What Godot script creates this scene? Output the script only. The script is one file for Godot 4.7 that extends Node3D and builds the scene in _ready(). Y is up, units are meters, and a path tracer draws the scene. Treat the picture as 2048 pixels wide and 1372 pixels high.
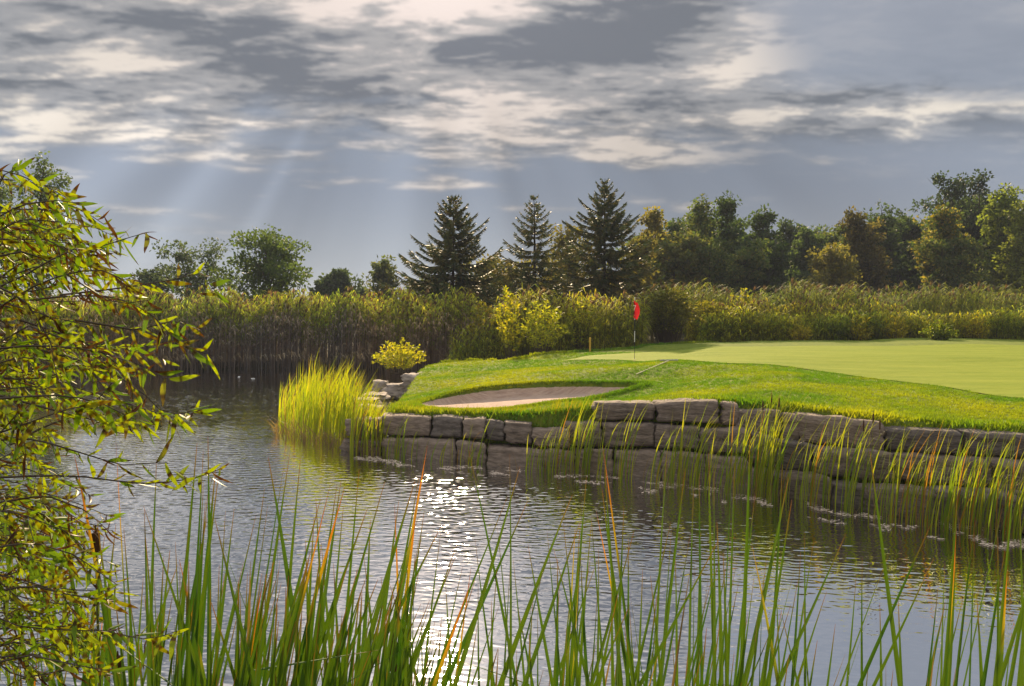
extends Node3D
# A pond before a golf green, seen against the evening sun: stone wall, bunker, cattails, reeds, spruces, willow.
# x right, y up, the camera looks along -z; D below is the distance -z in metres. Water level is y = 0.

const F := 1991.0            # focal length in pixels of a 2048 px wide picture
const EYE := 3.5             # metres above the water
const PITCH := 2.473         # degrees downwards
const EXPOSURE := 2.0
const SUN_AZ := -4.2         # degrees, to the left of the view axis
const SUN_EL := 24.0

var rng := RandomNumberGenerator.new()
var used := {}
var noise_a := FastNoiseLite.new()
var noise_b := FastNoiseLite.new()
var noise_c := FastNoiseLite.new()

# ---------------------------------------------------------------- mesh collecting
class Soup:
	var v := PackedVector3Array()
	var c := PackedColorArray()
	var i := PackedInt32Array()
	var uv := PackedVector2Array()
	var n := PackedVector3Array()
	func tri(a: Vector3, b: Vector3, d: Vector3, col: Color) -> void:
		var k := v.size()
		v.push_back(a); v.push_back(b); v.push_back(d)
		c.push_back(col); c.push_back(col); c.push_back(col)
		i.push_back(k); i.push_back(k + 1); i.push_back(k + 2)
	func rhomb(base: Vector3, dir: Vector3, side: Vector3, col: Color, tipcol: Color) -> void:
		# a leaf: base, two shoulders, tip
		var k := v.size()
		v.push_back(base); v.push_back(base + dir * 0.42 + side); v.push_back(base + dir); v.push_back(base + dir * 0.42 - side)
		c.push_back(col); c.push_back(col); c.push_back(tipcol); c.push_back(col)
		i.push_back(k); i.push_back(k + 1); i.push_back(k + 2); i.push_back(k); i.push_back(k + 2); i.push_back(k + 3)
	func tube(pts: Array, radii: Array, sides: int, col: Color) -> void:
		var k := v.size()
		for p in pts.size():
			var t: Vector3 = (pts[mini(p + 1, pts.size() - 1)] - pts[maxi(p - 1, 0)]).normalized()
			var a := t.cross(Vector3(0.31, 0.2, 0.93)).normalized()
			var b := t.cross(a)
			for s in sides:
				var g := TAU * s / sides
				v.push_back(pts[p] + (a * cos(g) + b * sin(g)) * float(radii[p]))
				c.push_back(col)
		for p in pts.size() - 1:
			for s in sides:
				var q := k + p * sides + s
				var r := k + p * sides + (s + 1) % sides
				i.push_back(q); i.push_back(q + sides); i.push_back(r)
				i.push_back(r); i.push_back(q + sides); i.push_back(r + sides)
		var top := v.size()
		v.push_back(pts[-1]); c.push_back(col)
		for s in sides:
			var e := k + (pts.size() - 1) * sides
			i.push_back(e + s); i.push_back(top); i.push_back(e + (s + 1) % sides)
	func strip(pts: Array, sides: Array, cols: Array, fold := 0.0) -> void:
		# a blade with a middle crease: pts along it, half-width vectors, colours
		var k := v.size()
		for p in pts.size():
			var s: Vector3 = sides[p]
			var t: Vector3 = pts[mini(p + 1, pts.size() - 1)] - pts[maxi(p - 1, 0)]
			var up := t.cross(s).normalized() * s.length() * fold
			v.push_back(pts[p] - s); v.push_back(pts[p] + up); v.push_back(pts[p] + s)
			for q in 3: c.push_back(cols[p])
		for p in pts.size() - 1:
			for q in 2:
				var a := k + p * 3 + q
				i.push_back(a); i.push_back(a + 3); i.push_back(a + 1)
				i.push_back(a + 1); i.push_back(a + 3); i.push_back(a + 4)
	func smooth() -> void:
		n.resize(v.size())
		n.fill(Vector3.ZERO)
		for t in range(0, i.size(), 3):
			var f := (v[i[t + 2]] - v[i[t]]).cross(v[i[t + 1]] - v[i[t]])
			n[i[t]] += f; n[i[t + 1]] += f; n[i[t + 2]] += f
		for t in n.size():
			n[t] = n[t].normalized() if n[t].length_squared() > 0.0 else Vector3.UP
	func mesh() -> ArrayMesh:
		var a := []
		a.resize(Mesh.ARRAY_MAX)
		a[Mesh.ARRAY_VERTEX] = v
		if c.size() == v.size(): a[Mesh.ARRAY_COLOR] = c
		if uv.size() == v.size(): a[Mesh.ARRAY_TEX_UV] = uv
		if n.size() == v.size(): a[Mesh.ARRAY_NORMAL] = n
		a[Mesh.ARRAY_INDEX] = i
		var m := ArrayMesh.new()
		m.add_surface_from_arrays(Mesh.PRIMITIVE_TRIANGLES, a)
		return m

# ---------------------------------------------------------------- nodes, names, labels
func numbered(called: String) -> String:
	if not used.has(called):
		used[called] = 0
		return called
	used[called] += 1
	return "%s_%03d" % [called, used[called]]

func tag(o: Node3D, label: String, category: String, group := "", kind := "") -> Node3D:
	if label: o.set_meta("label", label)
	if category: o.set_meta("category", category)
	if group: o.set_meta("group", group)
	if kind: o.set_meta("kind", kind)
	return o

func thing(called: String, label: String, category: String, at := Vector3.ZERO, group := "") -> Node3D:
	var o := Node3D.new()
	o.name = numbered(called)
	add_child(o)
	o.position = at
	tag(o, label, category, group)
	return o

func part(called: String, m: Mesh, mat: Material, parent: Node = self) -> MeshInstance3D:
	var o := MeshInstance3D.new()
	o.name = numbered(called) if parent == self else called
	o.mesh = m
	o.material_override = mat
	parent.add_child(o, true)
	return o

func many(called: String, m: Mesh, mat: Material, where: Array, tints: Array, parent: Node = self) -> MultiMeshInstance3D:
	var mm := MultiMesh.new()
	mm.transform_format = MultiMesh.TRANSFORM_3D
	mm.use_colors = true
	mm.mesh = m
	mm.instance_count = where.size()
	for k in where.size():
		mm.set_instance_transform(k, where[k])
		mm.set_instance_color(k, tints[k])
	var o := MultiMeshInstance3D.new()
	o.name = numbered(called) if parent == self else called
	o.multimesh = mm
	o.material_override = mat
	parent.add_child(o, true)
	o.set_meta("kind", "stuff")
	return o

# ---------------------------------------------------------------- pixels to places
func ray(px: float, py: float) -> Vector3:
	var d := Vector3((px - 1024.0) / F, (686.0 - py) / F, -1.0)
	return d.rotated(Vector3.RIGHT, -deg_to_rad(PITCH))

func gp(px: float, py: float, h: float) -> Vector3:
	var d := ray(px, py)
	return Vector3(0, EYE, 0) + d * ((h - EYE) / d.y)

func dp(px: float, py: float, dist: float) -> Vector3:
	var d := ray(px, py)
	return Vector3(0, EYE, 0) + d * (dist / -d.z)

func hit(px: float, py: float, from := 12.0) -> Vector3:
	var d := ray(px, py)
	var t := from
	while t < 60.0:
		var p := Vector3(0, EYE, 0) + d * (t / -d.z)
		if p.y <= on_lawn(p.x, -p.z):
			return p
		t += 0.04
	return gp(px, py, 1.4)

func rf(a: float, b: float) -> float:
	return rng.randf_range(a, b)

func lin(r: float, g: float, b: float) -> Color:
	return Color(r, g, b)

func srgb8(r: float, g: float, b: float) -> Color:
	return Color(r / 255.0, g / 255.0, b / 255.0).srgb_to_linear()

# ---------------------------------------------------------------- materials
func leafy(through := 0.9, rough := 0.55, tint := Color(1, 1, 0.8)) -> StandardMaterial3D:
	var m := StandardMaterial3D.new()
	m.vertex_color_use_as_albedo = true
	m.roughness = rough
	m.metallic_specular = 0.35
	m.backlight_enabled = true
	m.backlight = Color(tint.r * through, tint.g * through, tint.b * through)
	m.cull_mode = BaseMaterial3D.CULL_DISABLED
	return m

func coloured(rough := 0.9) -> StandardMaterial3D:
	var m := StandardMaterial3D.new()
	m.vertex_color_use_as_albedo = true
	m.roughness = rough
	m.metallic_specular = 0.3
	return m

func plain(c: Color, rough := 0.7) -> StandardMaterial3D:
	var m := StandardMaterial3D.new()
	m.albedo_color = c.linear_to_srgb()
	m.roughness = rough
	return m

func noise_map(w: int, freq: float, octaves: int, ramp_from: Color, ramp_to: Color, sd: int, kind := FastNoiseLite.TYPE_SIMPLEX_SMOOTH) -> ImageTexture:
	# a seamless picture between two linear colours
	var n := FastNoiseLite.new()
	n.seed = sd
	n.noise_type = kind
	n.frequency = freq
	n.fractal_octaves = octaves
	n.fractal_gain = 0.6
	var g := n.get_seamless_image(w, w)
	g.convert(Image.FORMAT_L8)
	var src := g.get_data()
	var lut := PackedByteArray()
	for k in 256:
		var c := ramp_from.lerp(ramp_to, k / 255.0).linear_to_srgb()
		lut.append_array(PackedByteArray([int(clampf(c.r, 0, 1) * 255), int(clampf(c.g, 0, 1) * 255), int(clampf(c.b, 0, 1) * 255)]))
	var out := PackedByteArray()
	out.resize(w * w * 3)
	for k in w * w:
		var b := src[k] * 3
		out[k * 3] = lut[b]; out[k * 3 + 1] = lut[b + 1]; out[k * 3 + 2] = lut[b + 2]
	return ImageTexture.create_from_image(Image.create_from_data(w, w, false, Image.FORMAT_RGB8, out))

func grey_map(w: int, freq: float, octaves: int, sd: int, kind := FastNoiseLite.TYPE_SIMPLEX_SMOOTH) -> ImageTexture:
	var n := FastNoiseLite.new()
	n.seed = sd
	n.noise_type = kind
	n.frequency = freq
	n.fractal_octaves = octaves
	n.fractal_gain = 0.6
	return ImageTexture.create_from_image(n.get_seamless_image(w, w))

# ---------------------------------------------------------------- sky
func sstep(a: float, b: float, x: float) -> float:
	var t := clampf((x - a) / (b - a), 0.0, 1.0)
	return t * t * (3.0 - 2.0 * t)

func blob(u: float, v: float, cu: float, cv: float, ru: float, rv: float, slant := 0.0) -> float:
	var du := (u - cu) / ru
	var dv := (v - cv - (u - cu) * slant) / rv
	return exp(-(du * du + dv * dv))

func sky_at(az: float, el: float) -> Color:
	# the colour the evening sky shows in a direction (radians), as displayed
	var d := Vector3(sin(az) * cos(el), sin(el), -cos(az) * cos(el))
	var s := Vector3(sin(deg_to_rad(SUN_AZ)) * cos(deg_to_rad(SUN_EL)), sin(deg_to_rad(SUN_EL)), -cos(deg_to_rad(SUN_AZ)) * cos(deg_to_rad(SUN_EL)))
	var off := rad_to_deg(acos(clampf(d.dot(s), -1.0, 1.0)))
	var e := rad_to_deg(el)
	var k := 1.0 / (d.y + 0.11)
	var p := Vector2(d.x * k, d.z * k) * 10.0
	var warp := Vector2(noise_a.get_noise_2d(p.x * 4.0, p.y * 4.0), noise_a.get_noise_2d(p.x * 4.0 + 300.0, p.y * 4.0 + 90.0)) * 2.2
	var big := noise_a.get_noise_2d(p.x * 2.6 + warp.x, p.y * 2.6 + warp.y)
	var mid := noise_b.get_noise_2d(p.x * 4.4 + warp.x * 2.0 + 60.0, p.y * 6.5 + warp.y * 2.0)
	var fine := noise_b.get_noise_2d(p.x * 11.0 + warp.x * 6.0 + p.y * 2.0 + 31.0, p.y * 20.0 + warp.y * 6.0)
	# the deck of cloud above clearer air: m says how much sun comes through it
	var deck := sstep(6.6, 10.0, e + big * 4.0 + mid * 2.5)
	var finer := noise_b.get_noise_2d(p.x * 28.0 + warp.x * 9.0 + p.y * 6.0, p.y * 54.0 + warp.y * 9.0)
	var m := 0.03 + big * 0.75 + mid * 0.95 + fine * 0.78 + finer * 0.42
	if absf(az) < 1.1:
		var u := tan(az) * F
		var v := tan(el) / cos(az) * F
		var wu := u + mid * 70.0 + big * 60.0
		var wv := v + mid * 26.0 + fine * 16.0
		var far := 1.0 - sstep(1900.0, 2400.0, absf(u))
		# calm blue-grey air beyond the big cloud, with one long band of cloud below it
		var calm := sstep(400.0, 620.0, u + (v - 500.0) * 0.4) * far * sstep(392.0, 430.0, wv)
		var under := sstep(250.0, 600.0, u) * far * (1.0 - sstep(315.0, 345.0, wv))
		deck *= (1.0 - 0.9 * calm) * (1.0 - 0.9 * under)
		var band := blob(wu, wv, 420.0, 368.0, 650.0, 50.0, -0.01)
		deck = maxf(deck, minf(1.0, band * 1.5))
		m += 0.26 * band
		# heavy clouds
		m -= 1.15 * blob(wu, wv, 205.0, 545.0, 255.0, 62.0, 0.19)
		m -= 0.75 * blob(wu, wv, -480.0, 472.0, 185.0, 30.0, -0.05)
		m -= 0.60 * blob(wu, wv, -330.0, 398.0, 200.0, 20.0, -0.1)
		m -= 0.70 * blob(wu, wv, -85.0, 482.0, 66.0, 22.0, -0.1)
		m -= 0.65 * blob(wu, wv, -690.0, 560.0, 300.0, 34.0, -0.10)
		m -= 0.50 * blob(wu, wv, -1000.0, 430.0, 160.0, 16.0, 0.0)
		m -= 0.40 * blob(wu, wv, -930.0, 505.0, 110.0, 18.0, 0.0)
		# thin bright veils
		m += 0.55 * blob(wu, wv, -690.0, 480.0, 110.0, 40.0, 0.15)
		m += 0.45 * blob(wu, wv, -130.0, 400.0, 260.0, 70.0, -0.12)
		m += 0.70 * blob(wu, wv, 10.0, 600.0, 140.0, 34.0, 0.12)
		m += 0.40 * blob(wu, wv, 520.0, 560.0, 60.0, 50.0, 0.5)
		m += 0.25 * blob(wu, wv, -1010.0, 560.0, 120.0, 40.0, 0.0)
		# streaks low in the clear air
		var low_streak := blob(u, v + mid * 14.0, -760.0, 182.0, 170.0, 8.0, -0.10) + 0.6 * blob(u, v + mid * 12.0, -640.0, 140.0, 110.0, 7.0, -0.06) + blob(u, v + fine * 8.0, 615.0, 277.0, 40.0, 8.0, 0.05) + 0.7 * blob(u, v + fine * 8.0, 480.0, 300.0, 40.0, 8.0, 0.4)
		deck = maxf(deck, 0.42 * low_streak)
		m += 0.4 * low_streak
	# colours: thin cloud before the sun glows, thick cloud is grey
	var near := exp(-off * off / (2.0 * 13.0 * 13.0))
	var glow := exp(-off * off / (2.0 * 4.6 * 4.6))
	var c := Color(0.42, 0.455, 0.49).lerp(Color(0.275, 0.315, 0.385), sstep(0.0, 7.0, e))
	c = c.lerp(Color(0.33, 0.36, 0.425), sstep(9.0, 17.0, e)) * (1.0 + 0.2 * near)
	var dark := Color(0.172, 0.190, 0.218).lerp(Color(0.195, 0.205, 0.235), near)
	var grey := Color(0.355, 0.365, 0.385).lerp(Color(0.44, 0.42, 0.41), near)
	var bright := Color(0.84, 0.77, 0.67).lerp(Color(0.86, 0.73, 0.68), near)
	var cloud := dark.lerp(grey, sstep(-0.65, 0.05, m)).lerp(bright, sstep(0.0, 0.75, m))
	c = c.lerp(cloud, deck * 0.95)
	# raised towards the zenith, as overcast skies are, to lift fill on shaded sides
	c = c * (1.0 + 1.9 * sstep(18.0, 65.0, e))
	# shafts of light in the air below the cloud, fanning out from the sun
	var dx := (rad_to_deg(az) - SUN_AZ)
	var dy := maxf(SUN_EL - e, 0.5)
	if absf(dx) < 70.0:
		var fan := atan2(dx, dy)
		var beam := noise_c.get_noise_2d(fan * 75.0 + 140.0, 3.0) + 0.4 * noise_c.get_noise_2d(fan * 170.0, 9.0)
		var where := sstep(13.0, 8.0, e) * sstep(-1.0, 3.0, e) * sstep(70.0, 45.0, absf(dx))
		beam = 0.38 * beam + 0.34 * exp(-pow((fan + 0.81) / 0.06, 2.0)) + 0.28 * exp(-pow((fan + 0.96) / 0.05, 2.0)) + 0.18 * exp(-pow((fan + 0.64) / 0.035, 2.0)) + 0.18 * exp(-pow((fan + 0.48) / 0.025, 2.0)) + 0.12 * exp(-pow((fan - 0.12) / 0.05, 2.0))
		c = c * (1.0 + where * beam)
	c = c * (1.0 + 0.7 * glow)
	return Color(c.r, c.g, c.b, 1.0)

func make_sky() -> PanoramaSkyMaterial:
	var w := 4096
	var h := 2048
	# coarse everywhere above the horizon
	var cw := 512
	var ch := 256
	var data := PackedFloat32Array()
	var upper := ch / 2 + 2
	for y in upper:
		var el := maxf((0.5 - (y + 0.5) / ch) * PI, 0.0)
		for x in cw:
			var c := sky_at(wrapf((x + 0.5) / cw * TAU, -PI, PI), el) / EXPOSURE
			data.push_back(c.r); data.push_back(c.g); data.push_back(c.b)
	var under := PackedFloat32Array()
	under.resize(cw * 3)
	under.fill(0.2 / EXPOSURE)
	for y in ch - upper: data.append_array(under)
	var whole := Image.create_from_data(cw, ch, false, Image.FORMAT_RGBF, data.to_byte_array())
	whole.resize(w, h, Image.INTERPOLATE_CUBIC)
	# finer round the view; the picture's middle column looks back, its two ends meet straight ahead
	var half := int(w * 29.5 / 360.0)
	var y0 := int(h * (0.5 - 20.0 / 180.0))
	data = PackedFloat32Array()
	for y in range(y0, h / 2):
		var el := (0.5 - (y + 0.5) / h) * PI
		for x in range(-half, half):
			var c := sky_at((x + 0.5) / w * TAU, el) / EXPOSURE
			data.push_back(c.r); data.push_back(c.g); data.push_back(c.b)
	var fine := Image.create_from_data(half * 2, h / 2 - y0, false, Image.FORMAT_RGBF, data.to_byte_array())
	whole.blit_rect(fine, Rect2i(half, 0, half, h / 2 - y0), Vector2i(0, y0))
	whole.blit_rect(fine, Rect2i(0, 0, half, h / 2 - y0), Vector2i(w - half, y0))
	var m := PanoramaSkyMaterial.new()
	m.panorama = ImageTexture.create_from_image(whole)
	return m

# ---------------------------------------------------------------- the lie of the land
var WALL := [[640, 899], [690, 905], [770, 911], [1000, 931], [1180, 945], [1400, 967], [1560, 990], [1700, 1012], [1900, 1036], [2048, 1056], [2400, 1104], [3000, 1190]]
var pins := PackedVector3Array()       # x, D, height
var outline := PackedVector2Array()    # x, D of the lawn's edge
var bunker_poly := PackedVector2Array()
var green_poly := PackedVector2Array()

func wall_d(px: float) -> float:
	for k in WALL.size() - 1:
		if px <= WALL[k + 1][0] or k == WALL.size() - 2:
			var t: float = (px - WALL[k][0]) / float(WALL[k + 1][0] - WALL[k][0])
			return -gp(px, lerpf(WALL[k][1], WALL[k + 1][1], t), 0.0).z
	return 20.0

func at_d(px: float, py: float, d: float) -> Vector3:
	return dp(px, py, d)

func edge_distance(poly: PackedVector2Array, p: Vector2) -> float:
	# positive inside
	var best := 1e9
	var inside := false
	var n := poly.size()
	var b := poly[n - 1]
	for k in n:
		var a := poly[k]
		var ab := b - a
		var ap := p - a
		var t := clampf(ap.dot(ab) / ab.length_squared(), 0.0, 1.0)
		best = minf(best, (ap - ab * t).length_squared())
		if (a.y > p.y) != (b.y > p.y) and p.x < (b.x - a.x) * (p.y - a.y) / (b.y - a.y) + a.x:
			inside = not inside
		b = a
	return sqrt(best) * (1.0 if inside else -1.0)

func closed_curve(pts: Array, per: int) -> PackedVector2Array:
	var out := PackedVector2Array()
	var n := pts.size()
	for k in n:
		for s in per:
			var t := float(s) / per
			out.push_back(Vector2(pts[k]).cubic_interpolate(pts[(k + 1) % n], pts[(k + n - 1) % n], pts[(k + 2) % n], t))
	return out

func lay_out_land() -> void:
	for a in [[770, 829], [860, 831], [960, 834], [1060, 845], [1140, 845], [1180, 843], [1215, 803], [1300, 801], [1400, 800], [1480, 806], [1560, 820], [1660, 832], [1770, 846], [1900, 856], [2048, 866], [2300, 884]]:
		var d := wall_d(a[0]) + 0.35
		var p := at_d(a[0], a[1], d)
		pins.push_back(Vector3(p.x, d + 0.35, p.y))
	for a in [[860, 814, .96], [1000, 820, .96], [1150, 806, 1.02], [1250, 784, 1.18], [860, 794, .98], [950, 777, 1.1], [1100, 768, 1.24], [1280, 765, 1.36],
			[760, 815, .62], [795, 790, .6], [850, 760, .85], [850, 738, .95], [920, 730, 1.08], [1000, 723, 1.2], [1180, 705, 1.33], [1420, 687, 1.45], [1600, 684, 1.5], [2048, 688, 1.5],
			[1270, 719, 1.4], [1430, 722, 1.74], [1350, 724, 1.70], [1540, 724, 1.68], [1250, 735, 1.5], [1650, 740, 1.56], [1850, 765, 1.5], [2048, 790, 1.5], [1700, 790, 1.5], [1500, 765, 1.66], [1350, 770, 1.55],
			[1900, 820, 1.45], [2048, 835, 1.45], [1800, 700, 1.52], [1600, 705, 1.5], [1250, 796, 1.28], [1300, 789, 1.36], [1200, 801, 1.16], [1225, 791, 1.18], [960, 745, 1.15], [1100, 738, 1.32], [900, 755, 1.05], [1440, 745, 1.72]]:
		var p := gp(a[0], a[1], a[2])
		pins.push_back(Vector3(p.x, -p.z, a[2]))
	for a in [Vector3(30, 20, 1.6), Vector3(30, 40, 1.7), Vector3(45, 30, 2.0), Vector3(20, 14, 1.5), Vector3(22, 46, 1.6)]:
		pins.push_back(a)
	# edge of the turf: along the wall, round the left tip, along the back
	for px in [2900, 2400, 2048, 1900, 1700, 1560, 1400, 1280, 1195]:
		var d := wall_d(px) + 0.5
		outline.push_back(Vector2((px - 1024.0) / F * d, d))
	for px in [1150, 1000, 880, 770]:
		var d := wall_d(px) + 0.42
		outline.push_back(Vector2((px - 1024.0) / F * d, d))
	for a in [[742, 838, .5], [722, 818, .4], [752, 795, .35], [760, 775, .4], [775, 762, .5], [815, 748, .6], [850, 739, .8], [920, 732, .9], [1000, 724, 1.1], [1180, 706, 1.25], [1420, 687, 1.4]]:
		var p := gp(a[0], a[1], a[2])
		outline.push_back(Vector2(p.x, -p.z + 0.6))
	for a in [Vector2(16, 50), Vector2(46, 50), Vector2(46, 8)]:
		outline.push_back(a)
	var b := []
	for a in [[838, 806, .96], [862, 795, .98], [950, 780, 1.08], [1100, 771, 1.2], [1240, 767, 1.32], [1284, 769, 1.34], [1262, 779, 1.25], [1200, 795, 1.1], [1120, 811, .98], [1010, 820, .96], [920, 820, .95], [862, 814, .95]]:
		var p := gp(a[0], a[1], a[2])
		b.push_back(Vector2(p.x, -p.z))
	bunker_poly = closed_curve(b, 8)
	var g := []
	for a in [[1105, 724, 1.31], [1200, 722, 1.38], [1290, 724, 1.42], [1430, 727, 1.68], [1540, 730, 1.66], [1650, 745, 1.56], [1850, 770, 1.5], [2048, 796, 1.5], [2400, 800, 1.5], [2700, 750, 1.5], [2300, 700, 1.5], [2048, 694, 1.5], [1600, 692, 1.5], [1430, 694, 1.45], [1250, 706, 1.37], [1145, 716, 1.32]]:
		var p := gp(a[0], a[1], a[2])
		g.push_back(Vector2(p.x, -p.z))
	green_poly = closed_curve(g, 10)

func base_height(x: float, d: float) -> float:
	var sum := 0.0
	var all := 0.0
	for p in pins:
		var dx := p.x - x
		var dd := p.y - d
		var q := dx * dx + dd * dd
		if q > 400.0:
			continue
		var w := exp(-q / 2.8) + 1e-5 / (1.0 + q)
		sum += w * p.z
		all += w
	return sum / all if all > 0.0 else 1.5

func lawn_height(x: float, d: float) -> float:
	var h := base_height(x, d)
	h += noise_c.get_noise_2d(x * 6.0, d * 6.0) * 0.035 - 0.11 * exp(-((x - 2.55) * (x - 2.55) * 0.7 + (d - 23.7) * (d - 23.7)) / 1.1)
	var e := edge_distance(outline, Vector2(x, d))
	var soft := 0.28 + 1.5 * sstep(-2.6, -3.6, x) * sstep(23.0, 25.0, d)
	h = lerpf(-0.8, h, sstep(-0.12, soft, e))
	if x > -5.5 and x < 5.5 and d > 21.0 and d < 31.0:
		var b := edge_distance(bunker_poly, Vector2(x, d))
		h -= 0.52 * sstep(0.0, 0.12, b)
		h += 0.07 * exp(-b * b / 0.12) * (1.0 if b < 0.0 else 0.0) * sstep(24.6, 26.6, d + 0.35 * x)
	return h

var lawn_xs := PackedFloat32Array()
var lawn_ds := PackedFloat32Array()
var lawn_v := PackedVector3Array()

func on_lawn(x: float, d: float) -> float:
	# the height of the lawn's own mesh
	var a := clampi(lawn_xs.bsearch(x) - 1, 0, lawn_xs.size() - 2)
	var b := clampi(lawn_ds.bsearch(d) - 1, 0, lawn_ds.size() - 2)
	var s := clampf((x - lawn_xs[a]) / (lawn_xs[a + 1] - lawn_xs[a]), 0.0, 1.0)
	var t := clampf((d - lawn_ds[b]) / (lawn_ds[b + 1] - lawn_ds[b]), 0.0, 1.0)
	var w := lawn_xs.size()
	var k := b * w + a
	return lerpf(lerpf(lawn_v[k].y, lawn_v[k + 1].y, s), lerpf(lawn_v[k + w].y, lawn_v[k + w + 1].y, s), t)

func sand_height(x: float, d: float) -> float:
	var b := edge_distance(bunker_poly, Vector2(x, d))
	var h := base_height(x, d)
	return h - 0.04 - lerpf(0.05, 0.23, sstep(24.6, 26.2, d + 0.1 * x) * (1.0 - 0.45 * sstep(0.8, 3.0, x))) * sstep(0.0, 0.17, b) + noise_c.get_noise_2d(x * 25.0 + 70.0, d * 40.0) * 0.02

func lines(spans: Array) -> PackedFloat32Array:
	# [from, to, step] spans joined
	var out := PackedFloat32Array()
	for s in spans:
		var k: float = s[0]
		while k < s[1] - 1e-4:
			out.push_back(k)
			k += s[2]
	out.push_back(spans[-1][1])
	return out

func grid(xs: PackedFloat32Array, ds: PackedFloat32Array, height: Callable) -> Soup:
	var m := Soup.new()
	var rows := []
	rows.resize(ds.size())
	for r in ds.size():
		var row := PackedVector3Array()
		for x in xs:
			row.push_back(Vector3(x, height.call(x, ds[r]), -ds[r]))
		rows[r] = row
	for r in ds.size():
		m.v.append_array(rows[r])
		for x in xs:
			m.uv.push_back(Vector2(x, ds[r]))
	var w := xs.size()
	for r in ds.size() - 1:
		for k in w - 1:
			var a := r * w + k
			m.i.push_back(a); m.i.push_back(a + w); m.i.push_back(a + 1)
			m.i.push_back(a + 1); m.i.push_back(a + w); m.i.push_back(a + w + 1)
	m.smooth()
	return m

func sheet(poly: PackedVector2Array, rings: int, height: Callable) -> Soup:
	# a star-shaped area as rings round its middle
	var m := Soup.new()
	var mid := Vector2.ZERO
	for p in poly: mid += p
	mid /= poly.size()
	var n := poly.size()
	var turn := 0.0
	for k in n: turn += (poly[k] - mid).cross(poly[(k + 1) % n] - mid)
	for r in rings + 1:
		for p in poly:
			var q := mid.lerp(p, 1.0 - pow(1.0 - float(r) / rings, 1.6))
			m.v.push_back(Vector3(q.x, height.call(q.x, q.y), -q.y))
			m.uv.push_back(q)
	for r in rings:
		for k in n:
			var a := r * n + k
			var b := r * n + (k + 1) % n
			if turn > 0.0:
				m.i.push_back(a); m.i.push_back(a + n); m.i.push_back(b)
				m.i.push_back(b); m.i.push_back(a + n); m.i.push_back(b + n)
			else:
				m.i.push_back(a); m.i.push_back(b); m.i.push_back(a + n)
				m.i.push_back(b); m.i.push_back(b + n); m.i.push_back(a + n)
	m.smooth()
	return m

func ground_height(x: float, d: float) -> float:
	# near bank, pond bed, and the flat land beyond the far reeds
	var shore := 50.5 + 1.2 * sin(x * 0.13)
	var near := 4.9 + 0.5 * sin(x * 0.7)
	var bank := lerpf(1.95, -0.7, sstep(-1.0, near + 2.0, d)) + noise_c.get_noise_2d(x * 12.0, d * 12.0) * 0.12
	var far := lerpf(-0.7, 0.35, sstep(shore - 1.0, shore + 1.5, d)) + noise_c.get_noise_2d(x, d) * 0.15 * sstep(50.0, 60.0, d)
	var side := lerpf(0.6, -0.7, sstep(-85.0, -78.0, x)) if x < 0.0 else lerpf(-0.7, 1.2, sstep(42.0, 47.0, x))
	return maxf(maxf(bank, far), side)

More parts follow.
